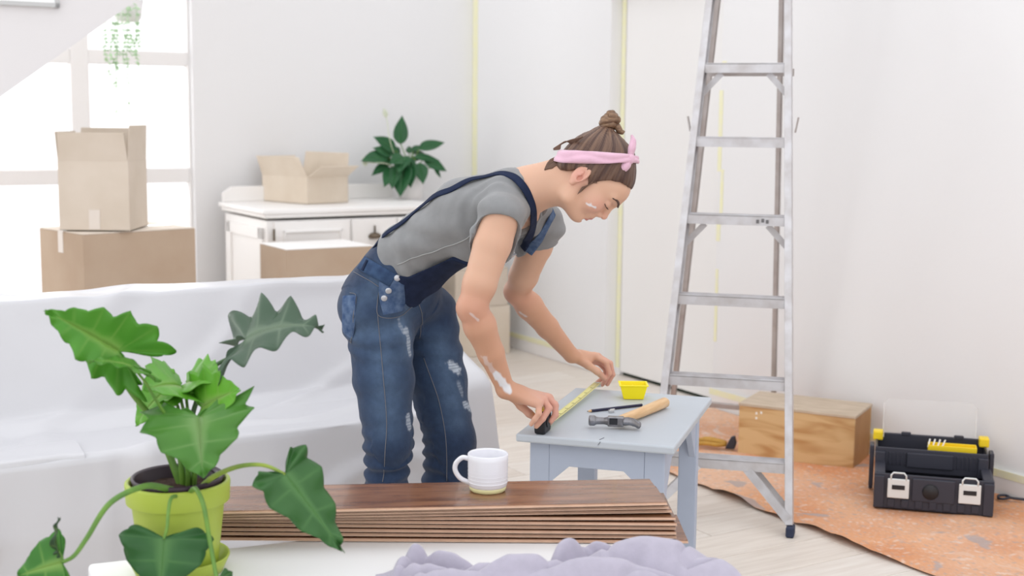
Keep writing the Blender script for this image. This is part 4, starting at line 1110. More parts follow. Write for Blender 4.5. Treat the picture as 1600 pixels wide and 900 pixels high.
# ================================================================ THE WOMAN
# a body grown from one smooth distance field, meshed once; clothes and hair are separate meshes over it
def npv(v): return np.array([v[0], v[1], v[2]], np.float32)
class Field:
    def __init__(self, lo, hi, h):
        self.lo = np.array(lo, np.float32); self.h = h
        self.n = np.ceil((np.array(hi)-np.array(lo))/h).astype(int)+1
        self.a = np.full(self.n, 1.0, np.float32)
    def sub(self, lo, hi):
        i0 = np.clip(np.floor((lo-self.lo)/self.h).astype(int), 0, self.n); i1 = np.clip(np.ceil((hi-self.lo)/self.h).astype(int)+1, 0, self.n)
        if (i1 <= i0).any(): return None
        ax = [(self.lo[d]+self.h*np.arange(i0[d], i1[d])).astype(np.float32) for d in range(3)]
        return (slice(i0[0], i1[0]), slice(i0[1], i1[1]), slice(i0[2], i1[2])), ax[0][:, None, None], ax[1][None, :, None], ax[2][None, None, :]
    def put(self, bounds, fn, k, mode='u'):
        r = self.sub(bounds[0]-k-3*self.h, bounds[1]+k+3*self.h)
        if r is None: return
        s, X, Y, Z = r; d = fn(X, Y, Z); a = self.a[s]
        if mode == 'u':
            h = np.maximum(k-np.abs(a-d), 0)/max(k, 1e-6); self.a[s] = np.minimum(a, d)-h*h*k*.25
        elif mode == 's':
            d = -d; h = np.maximum(k-np.abs(a-d), 0)/max(k, 1e-6); self.a[s] = np.maximum(a, d)+h*h*k*.25
    def cone(self, a, b, ra, rb, k=.01, mode='u', off=0):
        a, b = npv(a), npv(b); ra += off; rb += off; m = max(ra, rb); d = b-a; L2 = float(d@d)+1e-12
        def fn(X, Y, Z):
            t = np.clip(((X-a[0])*d[0]+(Y-a[1])*d[1]+(Z-a[2])*d[2])/L2, 0, 1)
            return np.sqrt((X-a[0]-t*d[0])**2+(Y-a[1]-t*d[1])**2+(Z-a[2]-t*d[2])**2)-(ra+(rb-ra)*t)
        self.put((np.minimum(a, b)-m, np.maximum(a, b)+m), fn, k, mode)
    def chain(self, pts, rs, k=.008, mode='u', off=0):
        for i in range(len(pts)-1): self.cone(pts[i], pts[i+1], rs[i], rs[i+1], k, mode, off)
    def ell(self, c, rad, R=None, k=.01, mode='u', off=0):
        c = npv(c); rad = np.array(rad, np.float32)+off; R = np.eye(3) if R is None else np.array(R, np.float32); m = float(rad.max())
        def fn(X, Y, Z):
            x, y, z = X-c[0], Y-c[1], Z-c[2]
            q = [(x*R[0, i]+y*R[1, i]+z*R[2, i])/rad[i] for i in range(3)]
            k0 = np.sqrt(q[0]**2+q[1]**2+q[2]**2); k1 = np.sqrt((q[0]/rad[0])**2+(q[1]/rad[1])**2+(q[2]/rad[2])**2)+1e-6
            return k0*(k0-1)/k1
        self.put((c-m, c+m), fn, k, mode)
    def ec(self, a, b, side, wa, wb, k=.03, mode='u', off=0):
        """elliptic limb: half widths (along side, across) at each end"""
        a, b = npv(a), npv(b); d = b-a; L2 = float(d@d); t_ = d/math.sqrt(L2); s = npv(side); s = s-t_*(s@t_); s /= np.linalg.norm(s); n = np.cross(t_, s)
        wa = [w+off for w in wa]; wb = [w+off for w in wb]; m = max(*wa, *wb)
        def fn(X, Y, Z):
            x, y, z = X-a[0], Y-a[1], Z-a[2]
            tr = (x*d[0]+y*d[1]+z*d[2])/L2; t = np.clip(tr, 0, 1); w1 = wa[0]+(wb[0]-wa[0])*t; w2 = wa[1]+(wb[1]-wa[1])*t
            ps = (x*s[0]+y*s[1]+z*s[2]); pn = (x*n[0]+y*n[1]+z*n[2]); pt = (tr-t)*math.sqrt(L2); mn = np.minimum(w1, w2)
            return (np.sqrt((ps/w1)**2+(pn/w2)**2+(pt/mn)**2)-1)*mn
        self.put((np.minimum(a, b)-m, np.maximum(a, b)+m), fn, k, mode)
    def sample(self, P):
        P = np.atleast_2d(np.asarray(P, np.float32)); g = (P-self.lo)/self.h; g = np.clip(g, 0, self.n-1.001); i = g.astype(int); f = g-i; r = 0
        for dx in (0, 1):
            for dy in (0, 1):
                for dz in (0, 1):
                    w = (f[:, 0] if dx else 1-f[:, 0])*(f[:, 1] if dy else 1-f[:, 1])*(f[:, 2] if dz else 1-f[:, 2])
                    r = r+w*self.a[i[:, 0]+dx, i[:, 1]+dy, i[:, 2]+dz]
        return r
    def grad(self, P):
        P = np.atleast_2d(np.asarray(P, np.float32)); e = self.h*1.2; g = np.stack([self.sample(P+np.eye(3, dtype=np.float32)[d]*e)-self.sample(P-np.eye(3, dtype=np.float32)[d]*e) for d in range(3)], 1)
        return g/(np.linalg.norm(g, axis=1, keepdims=True)+1e-9)
    def snap(self, P, off=0.0, it=6):
        P = np.atleast_2d(np.asarray(P, np.float32)).copy()
        for _ in range(it): P -= (np.clip(self.sample(P)-off, -.03, .03)[:, None])*self.grad(P)*.9
        return P
    def hit(self, px, py, y0=3.1):
        """surface point met by the line of sight of a photo pixel"""
        p = npv(at(px, py, y0)); d = npv(ray(px, py).normalized())
        best, bp = 9.0, p
        for _ in range(220):
            s = float(self.sample(p)[0])
            if s < best: best, bp = s, p
            if s < .0006: break
            p = p+d*min(max(s*.7, .0008), .02)
            if p[1] > y0+1.2: break
        p = bp
        return Vector(p.tolist())
    def mesh(self):
        a = self.a; n = np.array(a.shape)-1; S = a < 0
        cnt = np.zeros(n, np.int8)
        for dx in (0, 1):
            for dy in (0, 1):
                for dz in (0, 1): cnt += S[dx:dx+n[0], dy:dy+n[1], dz:dz+n[2]]
        act = (cnt > 0) & (cnt < 8); ci = np.argwhere(act); idx = np.full(n, -1, np.int32); idx[act] = np.arange(len(ci)); del cnt, act
        cor = np.stack([a[ci[:, 0]+dx, ci[:, 1]+dy, ci[:, 2]+dz] for dx in (0, 1) for dy in (0, 1) for dz in (0, 1)], 1)
        off = np.array([(dx, dy, dz) for dx in (0, 1) for dy in (0, 1) for dz in (0, 1)], np.float32); acc = np.zeros((len(ci), 3), np.float32); w = np.zeros(len(ci), np.float32)
        for i in range(8):
            for j in range(i+1, 8):
                if abs(off[i]-off[j]).sum() == 1:
                    m = (cor[:, i] < 0) != (cor[:, j] < 0); t = cor[m, i]/(cor[m, i]-cor[m, j]); acc[m] += off[i]+(off[j]-off[i])*t[:, None]; w[m] += 1
        V = self.lo+self.h*(ci+acc/w[:, None])
        F = []
        for ax in range(3):
            s0 = [slice(1, -1)]*3; s0[ax] = slice(0, -1); s1 = list(s0); s1[ax] = slice(1, None)
            A, B = S[tuple(s0)], S[tuple(s1)]
            q = np.argwhere(A != B)
            if not len(q): continue
            neg = A[q[:, 0], q[:, 1], q[:, 2]]
            e = q.copy(); o = [1, 1, 1]; o[ax] = 0; e += o
            b, c = [(1, 2), (2, 0), (0, 1)][ax]
            def cell(db, dc):
                z = e.copy(); z[:, b] -= db; z[:, c] -= dc; return idx[z[:, 0], z[:, 1], z[:, 2]]
            Q = np.stack([cell(1, 1), cell(0, 1), cell(0, 0), cell(1, 0)], 1); Q[~neg] = Q[~neg][:, ::-1]; F.append(Q)
        F = np.concatenate(F); F = F[(F >= 0).all(1)]
        return V, F
def field_obj(name, fld, m, parent, smooth_it=2, disp=None):
    V, Fc = fld.mesh()
    # relax a little and pull back on the surface
    for _ in range(smooth_it):
        acc = np.zeros_like(V); c = np.zeros(len(V), np.float32)
        for i in range(4):
            for j in ((i+1) % 4, (i+3) % 4):
                np.add.at(acc, Fc[:, i], V[Fc[:, j]]); np.add.at(c, Fc[:, i], 1)
        V = V*.5+.5*acc/np.maximum(c, 1)[:, None]
        V = fld.snap(V, 0, 1)
    if disp is not None:
        V = V+fld.grad(V)*disp(V)[:, None]
    me = bpy.data.meshes.new(name); o3 = np.array(parent.location, np.float32) if parent is not None else 0
    VV = V-o3
    me.vertices.add(len(VV)); me.vertices.foreach_set('co', VV.astype(np.float32).ravel())
    me.loops.add(Fc.size); me.loops.foreach_set('vertex_index', Fc.astype(np.int32).ravel())
    me.polygons.add(len(Fc)); me.polygons.foreach_set('loop_start', np.arange(0, Fc.size, 4, dtype=np.int32))
    try: me.polygons.foreach_set('loop_total', np.full(len(Fc), 4, np.int32))
    except Exception: pass
    me.polygons.foreach_set('use_smooth', np.ones(len(Fc), bool)); me.update(calc_edges=True); me.validate()
    me.materials.append(m); o = bpy.data.objects.new(name, me); COL.objects.link(o)
    if parent is not None: o.parent = parent
    return o, V
def snoise(P, s, seed=0):
    """cheap smooth noise on arrays: a few rotated sines"""
    r = np.random.RandomState(seed); out = 0
    for _ in range(6):
        k = r.normal(size=3)*s; out = out+np.sin(P@k.astype(np.float32)+r.uniform(0, 6.28))
    return out/6
def seg_d(P, a, b):
    a, b = npv(a), npv(b); d = b-a; t = np.clip(((P-a)@d)/(d@d+1e-9), 0, 1); return np.linalg.norm(P-a-t[:, None]*d, axis=1)

BF = Vector((math.cos(math.radians(24)), -math.sin(math.radians(24)), 0)); BL_ = Vector((-BF.y, BF.x, 0))
woman = thing('person', 'woman in grey t-shirt, torn denim dungarees and pink headband bending over the stool to measure', 'person', (-.38, 3.74, 0.0))
WO = Vector(woman.location)

# joints
pelvis, waist, chest, upper = at(600, 462, 3.77), at(655, 392, 3.72), at(740, 336, 3.64), at(800, 313, 3.585)
shR, shL = at(783, 338, 3.425), at(850, 352, 3.73)
elR, wrR = at(738, 480, 3.38), at(790, 608, 3.465)
elL, wrL = at(808, 456, 3.90), at(893, 555, 4.02)
neck0, neck1 = at(826, 300, 3.545), at(893, 287, 3.475)
# head frame
HS = 1.0
hO = at(907, 278, 3.475)
f0, u0, r0 = Vector((.545, 0, -.839)), Vector((.839, 0, .545)), Vector((0, -1, 0))
ya = math.radians(7); HFw = f0*math.cos(ya)+r0*math.sin(ya); HRt = r0*math.cos(ya)-f0*math.sin(ya); HUp = u0
def hp_(f, u, r=0.0): return hO+HFw*f+HUp*u+HRt*r
HR3 = np.array([[HFw[i], HUp[i], HRt[i]] for i in range(3)], np.float32)     # columns f, u, r

def torso(F, off=0.0, k=.03):
    F.ec(pelvis, waist, BL_, (.155, .103), (.122, .086), k, off=off)
    F.ec(waist, chest, BL_, (.122, .086), (.138, .098), k, off=off)
    F.ec(chest, upper, BL_, (.138, .098), (.125, .074), k, off=off)
    spn = (chest-waist).normalized(); frn = spn.cross(BL_).normalized(); frn = frn if frn.z < 0 else -frn
    for s in (-1, 1):
        F.ell(chest+spn*.0+frn*.070+BL_*s*.062, (.058, .058, .058), None, .03, off=off)
    F.cone(upper, shR, .062, .050, .03, off=off); F.cone(upper, shL, .062, .050, .03, off=off)
    F.cone(upper, neck0, .066, .054, .03, off=off)
    return spn, frn
def hip(F, off=0.0):
    for s, q in ((-1, at(577, 490, 3.69)), (1, at(592, 492, 3.85))): F.ell(q, (.078, .082, .085), None, .03, off=off)

LO, HI = (-.52, 3.22, .50), (.42, 4.20, 1.40)
B_ = Field(LO, HI, .0026)
SPN, FRN = torso(B_, -.004); hip(B_, -.004)
# neck and head
B_.cone(neck0, neck1, .055, .047, .03)
B_.cone(at(815, 285, 3.57), at(872, 268, 3.485), .035, .036, .03)                  # trapezius / nape
B_.ell(hp_(.000, .054), (.092, .082, .069), HR3, .02)                             # cranium
B_.ell(hp_(.050, .020), (.056, .078, .060), HR3, .025)                            # face
B_.ell(hp_(.072, .060), (.040, .040, .054), HR3, .02)                             # forehead
for s in (-1, 1):
    B_.cone(hp_(.008, -.010, s*.052), hp_(.030, -.052, s*.045), .016, .015, .02)   # jaw angle
    B_.cone(hp_(.030, -.052, s*.042), hp_(.078, -.057, s*.012), .017, .015, .02)   # jaw line
    B_.ell(hp_(.072, -.006, s*.036), (.026, .026, .024), HR3, .02)                 # cheek
    B_.cone(hp_(.1055, .043, s*.010), hp_(.090, .045, s*.044), .009, .009, .012)   # brow
B_.ell(hp_(.080, -.054), (.0165, .016, .018), HR3, .012)                          # chin
B_.cone(hp_(.050, -.045), hp_(.010, -.050), .030, .034, .03)                       # under the jaw
for s in (-1, 1):
    B_.ell(hp_(.113, .023, s*.033), (.014, .013, .018), HR3, .012, 's')             # socket
    B_.ell(hp_(.0925, .0225, s*.032), (.0135, .0125, .0145), HR3, .004)              # closed lid over the eyeball
B_.cone(hp_(.1045, .030), hp_(.1165, .001), .0075, .0085, .010)                     # nose bridge to tip
B_.ell(hp_(.1175, -.002), (.0085, .0085, .0095), HR3, .005)
for s in (-1, 1): B_.ell(hp_(.1065, -.009, s*.0105), (.0095, .0075, .0065), HR3, .005)
B_.ell(hp_(.096, -.028), (.012, .014, .024), HR3, .012)                            # muzzle
B_.ell(hp_(.1005, -.0335), (.0075, .0050, .0170), HR3, .003)                        # upper lip
B_.ell(hp_(.0965, -.0455), (.0080, .0055, .0150), HR3, .003)                        # lower lip
B_.ell(hp_(.0990, -.0525), (.008, .004, .016), HR3, .006, 's')                     # fold under the lip
B_.cone(hp_(.1085, -.0395, -.015), hp_(.1085, -.0395, .015), .0030, .0030, .003, 's')
for s in (-1, 1):                                                                 # ears
    RE = np.array([[v[i] for v in (HFw, HUp, (HRt*s*.94-HFw*.30).normalized())] for i in range(3)], np.float32)
    B_.ell(hp_(-.004, .006, s*.070), (.0185, .030, .0075), RE, .004)
    B_.ell(hp_(.000, -.022, s*.067), (.009, .011, .006), RE, .004)
    B_.ell(hp_(-.002, .010, s*.0775), (.0115, .019, .0055), RE, .003, 's')
    B_.ell(hp_(.0035, -.003, s*.0745), (.006, .009, .006), RE, .003, 's')
    B_.ell(hp_(-.006, .006, s*.0735), (.006, .011, .0035), RE, .003)
# arms
B_.chain([shR, shR.lerp(elR, .30), shR.lerp(elR, .75), elR], [.050, .0485, .043, .037], .012)
B_.chain([elR, elR.lerp(wrR, .22), elR.lerp(wrR, .55), wrR], [.037, .0415, .034, .0235], .012)
B_.ell(elR+Vector((-.012, .006, -.004)), (.027, .027, .029), None, .015)
B_.chain([shL, shL.lerp(elL, .30), shL.lerp(elL, .75), elL], [.048, .047, .042, .036], .012)
B_.chain([elL, elL.lerp(wrL, .22), elL.lerp(wrL, .55), wrL], [.036, .040, .033, .0235], .012)
B_.ell(elL+Vector((-.010, .004, .002)), (.026, .026, .028), None, .015)
# collar bones
for s, e in ((shR, 1), (shL, 1)): B_.cone(upper+FRN*.058+SPN*.03, s+FRN*.030, .010, .010, .015)

# right hand, over the tape case: (knuckle, middle joint, last joint, tip)
def finger(pts, r): B_.chain(pts, [r*1.12, r*1.03, r*.95, r*.80], .0035)
kR = [at(858, 622, 3.505), at(855, 621, 3.480), at(849, 624, 3.455), at(842, 630, 3.432)]
B_.chain([wrR, at(812, 616, 3.470)], [.0235, .024], .012)
B_.ec(wrR, at(836, 624, 3.468), BL_, (.025, .018), (.036, .0155), .014)
for q in kR: B_.cone(at(808, 617, 3.468), q, .0165, .0125, .012)
case = [at(862, 646, 3.515), at(868, 640, 3.500), at(866, 640, 3.475), at(852, 646, 3.445)]
finger([kR[0], at(868, 634, 3.510), at(867, 650, 3.512), at(859, 661, 3.508)], .0088)
finger([kR[1], at(867, 632, 3.478), at(868, 648, 3.474), at(861, 658, 3.470)], .0092)
finger([kR[2], at(858, 638, 3.446), at(848, 654, 3.436), at(838, 666, 3.436)], .0088)
finger([kR[3], at(842, 646, 3.418), at(836, 655, 3.418), at(830, 663, 3.424)], .0076)
B_.chain([at(803, 618, 3.490), at(814, 634, 3.500), at(827, 646, 3.500), at(840, 656, 3.498)], [.016, .0115, .0105, .0085], .006)    # thumb on the far side
# left hand pinching the end of the blade
kL = [at(929, 556, 4.045), at(934, 557, 4.070), at(935, 560, 4.095), at(934, 565, 4.115)]
B_.ec(wrL, at(914, 558, 4.055), BL_, (.025, .018), (.035, .015), .014)
for q in kL: B_.cone(at(905, 558, 4.05), q, .0160, .0125, .012)
finger([kL[0], at(947, 566, 4.045), at(952, 583, 4.050), at(944, 597, 4.065)], .0088)
finger([kL[1], at(953, 568, 4.075), at(957, 585, 4.080), at(949, 600, 4.085)], .0092)
finger([kL[2], at(951, 575, 4.105), at(952, 588, 4.105), at(941, 601, 4.105)], .0088)
finger([kL[3], at(947, 579, 4.125), at(943, 590, 4.125), at(932, 598, 4.120)], .0076)
B_.chain([at(906, 562, 4.025), at(919, 571, 4.012), at(933, 580, 4.018), at(944, 591, 4.045)], [.016, .0118, .0108, .0088], .006)

M_skin = attr_mat('skin', rough=.48, spec=.35, sss=.12, bump=.02, bump_scale=300)
body, BV = field_obj('body', B_, M_skin, woman, 2)
def skin_cols(V):
    base = np.array(rgb(212, 170, 145)[:3]); warm = np.array(rgb(196, 145, 116)[:3]); pink = np.array(rgb(214, 146, 138)[:3]); lip = np.array(rgb(190, 120, 118)[:3]); white = np.array(rgb(226, 230, 236)[:3])
    C = np.tile(base, (len(V), 1))
    def mixc(w, col): 
        nonlocal C
        w = np.clip(w, 0, 1)[:, None]; C = C*(1-w)+col*w
    arm = np.minimum(np.minimum(seg_d(V, elR, wrR), seg_d(V, elL, wrL)), 9); mixc(np.exp(-(arm/.07)**4)*.75, warm)
    hand = np.minimum(np.linalg.norm(V-npv(at(850, 640, 3.47)), axis=1), np.linalg.norm(V-npv(at(940, 580, 4.08)), axis=1)); mixc(np.exp(-(hand/.055)**2)*.7, pink)
    for e in (elR, elL): mixc(np.exp(-(np.linalg.norm(V-npv(e), axis=1)/.045)**2)*.35, pink)
    for s in (-1, 1):
        mixc(np.exp(-(np.linalg.norm(V-npv(hp_(.085, -.005, s*.045)), axis=1)/.028)**2)*.45, pink)
        mixc(np.exp(-(np.linalg.norm(V-npv(hp_(-.004, .0, s*.074)), axis=1)/.028)**2)*.6, pink)
    mixc(np.exp(-(np.linalg.norm(V-npv(hp_(.122, -.003)), axis=1)/.014)**2)*.4, pink)
    for q, w in ((hp_(.106, -.0345), .0062), (hp_(.103, -.046), .0066)):
        L_ = (V-npv(q))@HR3; dd = np.sqrt((L_[:, 0]/.012)**2+(L_[:, 1]/w)**2+(L_[:, 2]/.018)**2); mixc(np.clip((1.15-dd)*4, 0, 1)*.85, lip)
    # streaks of white paint on the cheek and the forearms
    def streak(a, b, r, amt, jag=.5):
        d = seg_d(V, a, b)/r*(1+jag*snoise(V, 240, 3)); mixc(np.clip((1.2-d)*2.2, 0, 1)*amt, white)
    streak(B_.hit(917, 318.5), B_.hit(930, 324), .0030, .8, .7)
    streak(B_.hit(757, 560), B_.hit(776, 588), .0075, .35); streak(B_.hit(775, 585), B_.hit(794, 609), .0105, .9, .35)
    streak(B_.hit(812, 488), B_.hit(822, 495), .004, .5); streak(B_.hit(829, 511), B_.hit(830, 516), .004, .55); streak(B_.hit(735, 490), B_.hit(747, 500), .003, .4)
    return C
set_col(body, skin_cols(BV))
print('body verts', len(BV))

# ---------------------------------------------------------------- dungarees
J_ = Field((-.54, 3.50, .03), (.16, 4.10, 1.12), .004)
hnR, hnL = at(592, 492, 3.705), at(662, 492, 3.86)
knR, knL = at(607, 690, 3.64), at(703, 690, 3.80)
anR, anL = at(597, 905, 3.72), at(692, 890, 3.87)
torso_j = ((pelvis, waist, (.155, .103), (.122, .086)),)
J_.ec(pelvis, pelvis.lerp(waist, .55), BL_, (.163, .108), (.151, .106), .03)
hip(J_, .002)
J_.chain([hnR, hnR.lerp(knR, .5), knR, knR.lerp(anR, .3), anR], [.100, .083, .067, .057, .047], .02)
J_.chain([hnL, hnL.lerp(knL, .5), knL, knL.lerp(anL, .3), anL], [.098, .084, .074, .070, .050], .02)
J_.ell(at(640, 468, 3.78), (.085, .09, .085), None, .04)
def jeans_disp(V):
    d = np.zeros(len(V), np.float32)
    for kn, an, hn, sd in ((knR, anR, hnR, 1), (knL, anL, hnL, 2)):
        ax = npv((an-hn).normalized()); t = (V-npv(kn))@ax
        near = (seg_d(V, hn, an) < .13)
        w = np.exp(-((t-.06)/.10)**2)*near
        d += w*.0055*np.sin(t*150+5*snoise(V, 14, sd)+2.0*np.sin((V[:, 0]+V[:, 1])*22+sd))
        w = np.exp(-((t+.33)/.09)**2)*near
        d += w*.0035*np.sin(t*95+6*snoise(V, 12, sd+4))
        d += near*.0018*np.sin(t*60+4*snoise(V, 16, sd+9))
    return d+.0012*snoise(V, 60, 8)
M_denim = attr_mat('denim', rough=.85, spec=.15, bump=.25, bump_scale=420, var=.12, var_scale=60, sheen=.15)
jeans, JV = field_obj('jeans', J_, M_denim, woman, 2, jeans_disp)
def denim_cols(V):
    base = np.array(rgb(50, 68, 96)[:3]); dark = np.array(rgb(38, 51, 76)[:3]); light = np.array(rgb(102, 126, 156)[:3]); white = np.array(rgb(196, 206, 218)[:3])
    C = np.tile(base, (len(V), 1))
    def mixc(w, col):
        nonlocal C
        w = np.clip(w, 0, 1)[:, None]; C = C*(1-w)+col*w
    mixc(.5+.5*snoise(V, 9, 21), dark)
    for a, b, r, am in ((J_.hit(600, 520), J_.hit(606, 660), .05, .42), (J_.hit(690, 540), J_.hit(715, 650), .045, .36), (J_.hit(548, 470), J_.hit(555, 520), .045, .35), (J_.hit(590, 440), J_.hit(640, 470), .05, .5), (J_.hit(630, 510), J_.hit(640, 545), .03, .55)):
        mixc(np.exp(-(seg_d(V, a, b)/r)**2)*am*(1+.5*snoise(V, 50, 5)), light)
    def rip(px0, py0, px1, py1, r, am):
        d = seg_d(V, J_.hit(px0, py0), J_.hit(px1, py1))/r*(1+.55*snoise(V, 190, int(px0)))
        mixc(np.clip((1.15-d)*2.5, 0, 1)*am*(.75+.25*np.sign(np.sin(V[:, 2]*900))), white)
    rip(634, 516, 641, 552, .009, .7); rip(706, 570, 716, 578, .014, .9); rip(637, 650, 640, 668, .009, .7); rip(727, 632, 737, 640, .011, .75); rip(716, 598, 722, 615, .007, .35); rip(624, 500, 630, 520, .006, .4)
    return C
set_col(jeans, denim_cols(JV))
M_dd = mat('dark_denim', rgb(36, 46, 72), .85, spec=.15, bump=.25, bump_scale=400, var=.25, var_scale=40)
M_ld = mat('washed_denim', rgb(96, 116, 146), .85, spec=.15, bump=.25, bump_scale=400, var=.4, var_scale=50, color2=rgb(56, 78, 116))
M_md = mat('mid_denim', rgb(62, 84, 116), .85, spec=.15, bump=.25, bump_scale=400, var=.3, var_scale=40, color2=rgb(48, 66, 96))
M_thr = mat('tan_thread', rgb(116, 116, 122), .8)
M_btn = mat('pewter_button', rgb(196, 198, 204), .35, metal=.5)
def ribbon(name, fld, pts, width, m, parent, off=.002, thick=.003, closed=False, n=8, wdir=None, rnd_=0.0):
    """flat band laid on a surface along points"""
    P = np.array([list(p) for p in catmull(pts, n)], np.float32); P = fld.snap(P, off); N = fld.grad(P)
    T = np.gradient(P, axis=0); T /= np.linalg.norm(T, axis=1, keepdims=True)+1e-9
    W_ = np.cross(N, T); W_ /= np.linalg.norm(W_, axis=1, keepdims=True)+1e-9
    nw = 5; rows = []
    for j in range(nw):
        q = P+W_*(width*(j/(nw-1)-.5)); q = fld.snap(q, off, 4); rows.append(q)
    R = np.stack(rows, 1)-np.array(WO, np.float32)
    b = MB(); nP = len(P); b.v = [tuple(map(float, q)) for q in R.reshape(-1, 3)]
    b.f = [(i*nw+j, i*nw+j+1, (i+1)*nw+j+1, (i+1)*nw+j) for i in range(nP-1) for j in range(nw-1)]
    return b.build(name, m, parent, smooth=True, solid=-thick)
def thread(name, fld, pts, r, m, parent, off=.001, n=8, disp=None):
    P = fld.snap(np.array([list(p) for p in catmull(pts, n)], np.float32), off)
    if disp is not None: P = P+fld.grad(P)*disp(P)[:, None]
    P = P-np.array(WO, np.float32)
    b = MB(); b.tube([Vector(q.tolist()) for q in P], r, 6); return b.build(name, m, parent, smooth=True)

# t-shirt
T_ = Field((-.50, 3.22, .72), (.24, 3.98, 1.32), .0034)
torso(T_, .006, .03)
slR, slL = shR.lerp(elR, .30), shL.lerp(elL, .30)
T_.cone(shR+Vector((0, 0, .0)), slR, .059, .062, .02); T_.cone(shL, slL, .057, .060, .02)
Ts_ = Field((-.50, 3.22, .72), (.24, 3.98, 1.32), .006); torso(Ts_, .006, .03); Ts_.cone(shR, slR, .059, .062, .02); Ts_.cone(shL, slL, .057, .060, .02)
# trim hem at the hips
s_, X, Y, Z = T_.sub(np.array(T_.lo), T_.lo+T_.h*T_.n)
tt = (X-pelvis[0])*SPN[0]+(Y-pelvis[1])*SPN[1]+(Z-pelvis[2])*SPN[2]
T_.a = np.maximum(T_.a, (.035-tt).astype(np.float32))
# hollow sleeves and neckline
for sh, sl, el in ((shR, slR, elR), (shL, slL, elL)):
    q0_ = at(777, 374, 3.375) if sh is shR else at(846, 400, 3.77)
    T_.cone(q0_, q0_+(el-sh)*1.1, .066 if sh is shR else .060, .075, .004, 's')
s_, X, Y, Z = T_.sub(np.array(T_.lo), T_.lo+T_.h*T_.n)
_q = at(834, 312, 3.50); _pl = (_q[0]-X)*.955+(_q[2]-Z)*.296+(Y-_q[1])*.10
_bl = np.sqrt((X-neck0[0])**2+(Y-neck0[1])**2+(Z-neck0[2])**2)-.092
T_.a = np.maximum(T_.a, -np.maximum(_pl, _bl).astype(np.float32))
T_.cone(neck0+SPN*.02+FRN*.035, chest+SPN*.06+FRN*.115, .048, .030, .01, 's')
def tee_disp(V):
    t = (V-npv(waist))@npv(SPN); n = (V-npv(waist))@npv(FRN)
    d = .0055*np.exp(-((t+.02)/.08)**2)*np.sin(t*105+n*38+3*snoise(V, 16, 2))
    d += .0032*np.sin(t*46-n*60+4*snoise(V, 10, 6))
    for sh, el in ((shR, elR), (shL, elL)):
        q = np.linalg.norm(V-npv(sh), axis=1); d += .0025*np.exp(-((q-.10)/.05)**2)*np.sin(q*150+5*snoise(V, 20, 3))
    return d.astype(np.float32)
M_tee = attr_mat('grey_jersey', rough=.9, spec=.12, bump=.12, bump_scale=500, var=.07, var_scale=26, sheen=.2)
tee, TV = field_obj('t_shirt', T_, M_tee, woman, 2, tee_disp)
tc_ = np.tile(np.array(rgb(140, 141, 142)[:3]), (len(TV), 1)); f_ = np.clip(.5+.5*snoise(TV, 7, 31), 0, 1)[:, None]; tc_ = tc_*(1-f_*.35)+np.array(rgb(114, 115, 118)[:3])*f_*.35
set_col(tee, tc_)
sleeve_rim = None

# bib: a shell over the front of the t-shirt
Bb = Field((-.46, 3.30, .72), (.22, 3.98, 1.25), .0042)
torso(Bb, .0165, .03)
s_, X, Y, Z = Bb.sub(np.array(Bb.lo), Bb.lo+Bb.h*Bb.n)
fx = (X-waist[0])*FRN[0]+(Y-waist[1])*FRN[1]+(Z-waist[2])*FRN[2]
tx2 = (X-waist[0])*SPN[0]+(Y-waist[1])*SPN[1]+(Z-waist[2])*SPN[2]
sx2 = (X-waist[0])*BL_[0]+(Y-waist[1])*BL_[1]
lim = .066+np.where(tx2 < 0, .85*tx2, .12*tx2)
Bb.a = np.maximum(Bb.a, (lim-fx).astype(np.float32)); Bb.a = np.maximum(Bb.a, (tx2-.205).astype(np.float32)); Bb.a = np.maximum(Bb.a, (-.075-tx2).astype(np.float32))
Bb.a = np.maximum(Bb.a, (np.abs(sx2)-(.135-.20*np.clip(tx2, 0, .3))).astype(np.float32))
bib, BbV = field_obj('bib', Bb, M_dd, woman, 1)
# straps
back1 = [Ts_.hit(x, y) for x, y in ((585, 388), (618, 357), (658, 325), (700, 300), (740, 281), (772, 274), (798, 276), (817, 293), (828, 316), (832, 340), (829, 362), (818, 388))]
ribbon('strap', Ts_, back1, .022, M_dd, woman, .003, .003)
fs_ = [shL*.55+upper*.45+Vector((0, 0, .06)), shL*.5+upper*.5+FRN*.06+SPN*.05, upper*.5+shL*.5+FRN*.085+SPN*.02, chest*.55+upper*.45+BL_*.05+FRN*.11, chest+BL_*.05+FRN*.135+SPN*.03]
ribbon('strap', Ts_, [Ts_.hit(x, y) for x, y in ((863, 331), (856, 346), (846, 364), (836, 380), (826, 394))], .026, M_ld, woman, .003, .003)
# waistband, flap with buttons, pockets, seams
ribbon('waistband', J_, [J_.hit(x, y) for x, y in ((566, 411), (580, 419), (596, 428), (614, 438))], .040, M_md, woman, .003, .003)
for pts in ([(553, 425), (575, 437), (596, 450)], [(594, 446), (590, 470), (590, 491), (606, 497), (628, 493), (644, 480)], [(546, 457), (556, 463), (553, 500), (550, 534), (546, 530)], [(590, 492), (598, 580), (604, 660), (601, 720), (598, 752)], [(662, 560), (684, 620), (697, 690), (698, 752)], [(655, 476), (660, 500), (656, 528)]):
    thread('seam', J_, [J_.hit(*q) for q in pts], .0010, M_thr, woman, .0012, disp=jeans_disp)
ribbon('back_pocket', J_, [J_.hit(546, 462), J_.hit(545, 495), J_.hit(544, 526)], .05, M_ld, woman, .002, .002)
ribbon('side_flap', J_, [J_.hit(612, 436), J_.hit(612, 455), J_.hit(614, 476), J_.hit(616, 489)], .072, M_ld, woman, .0025, .0025)
ribbon('belt_loop', J_, [J_.hit(577, 408), J_.hit(569, 424)], .010, M_dd, woman, .006, .002)
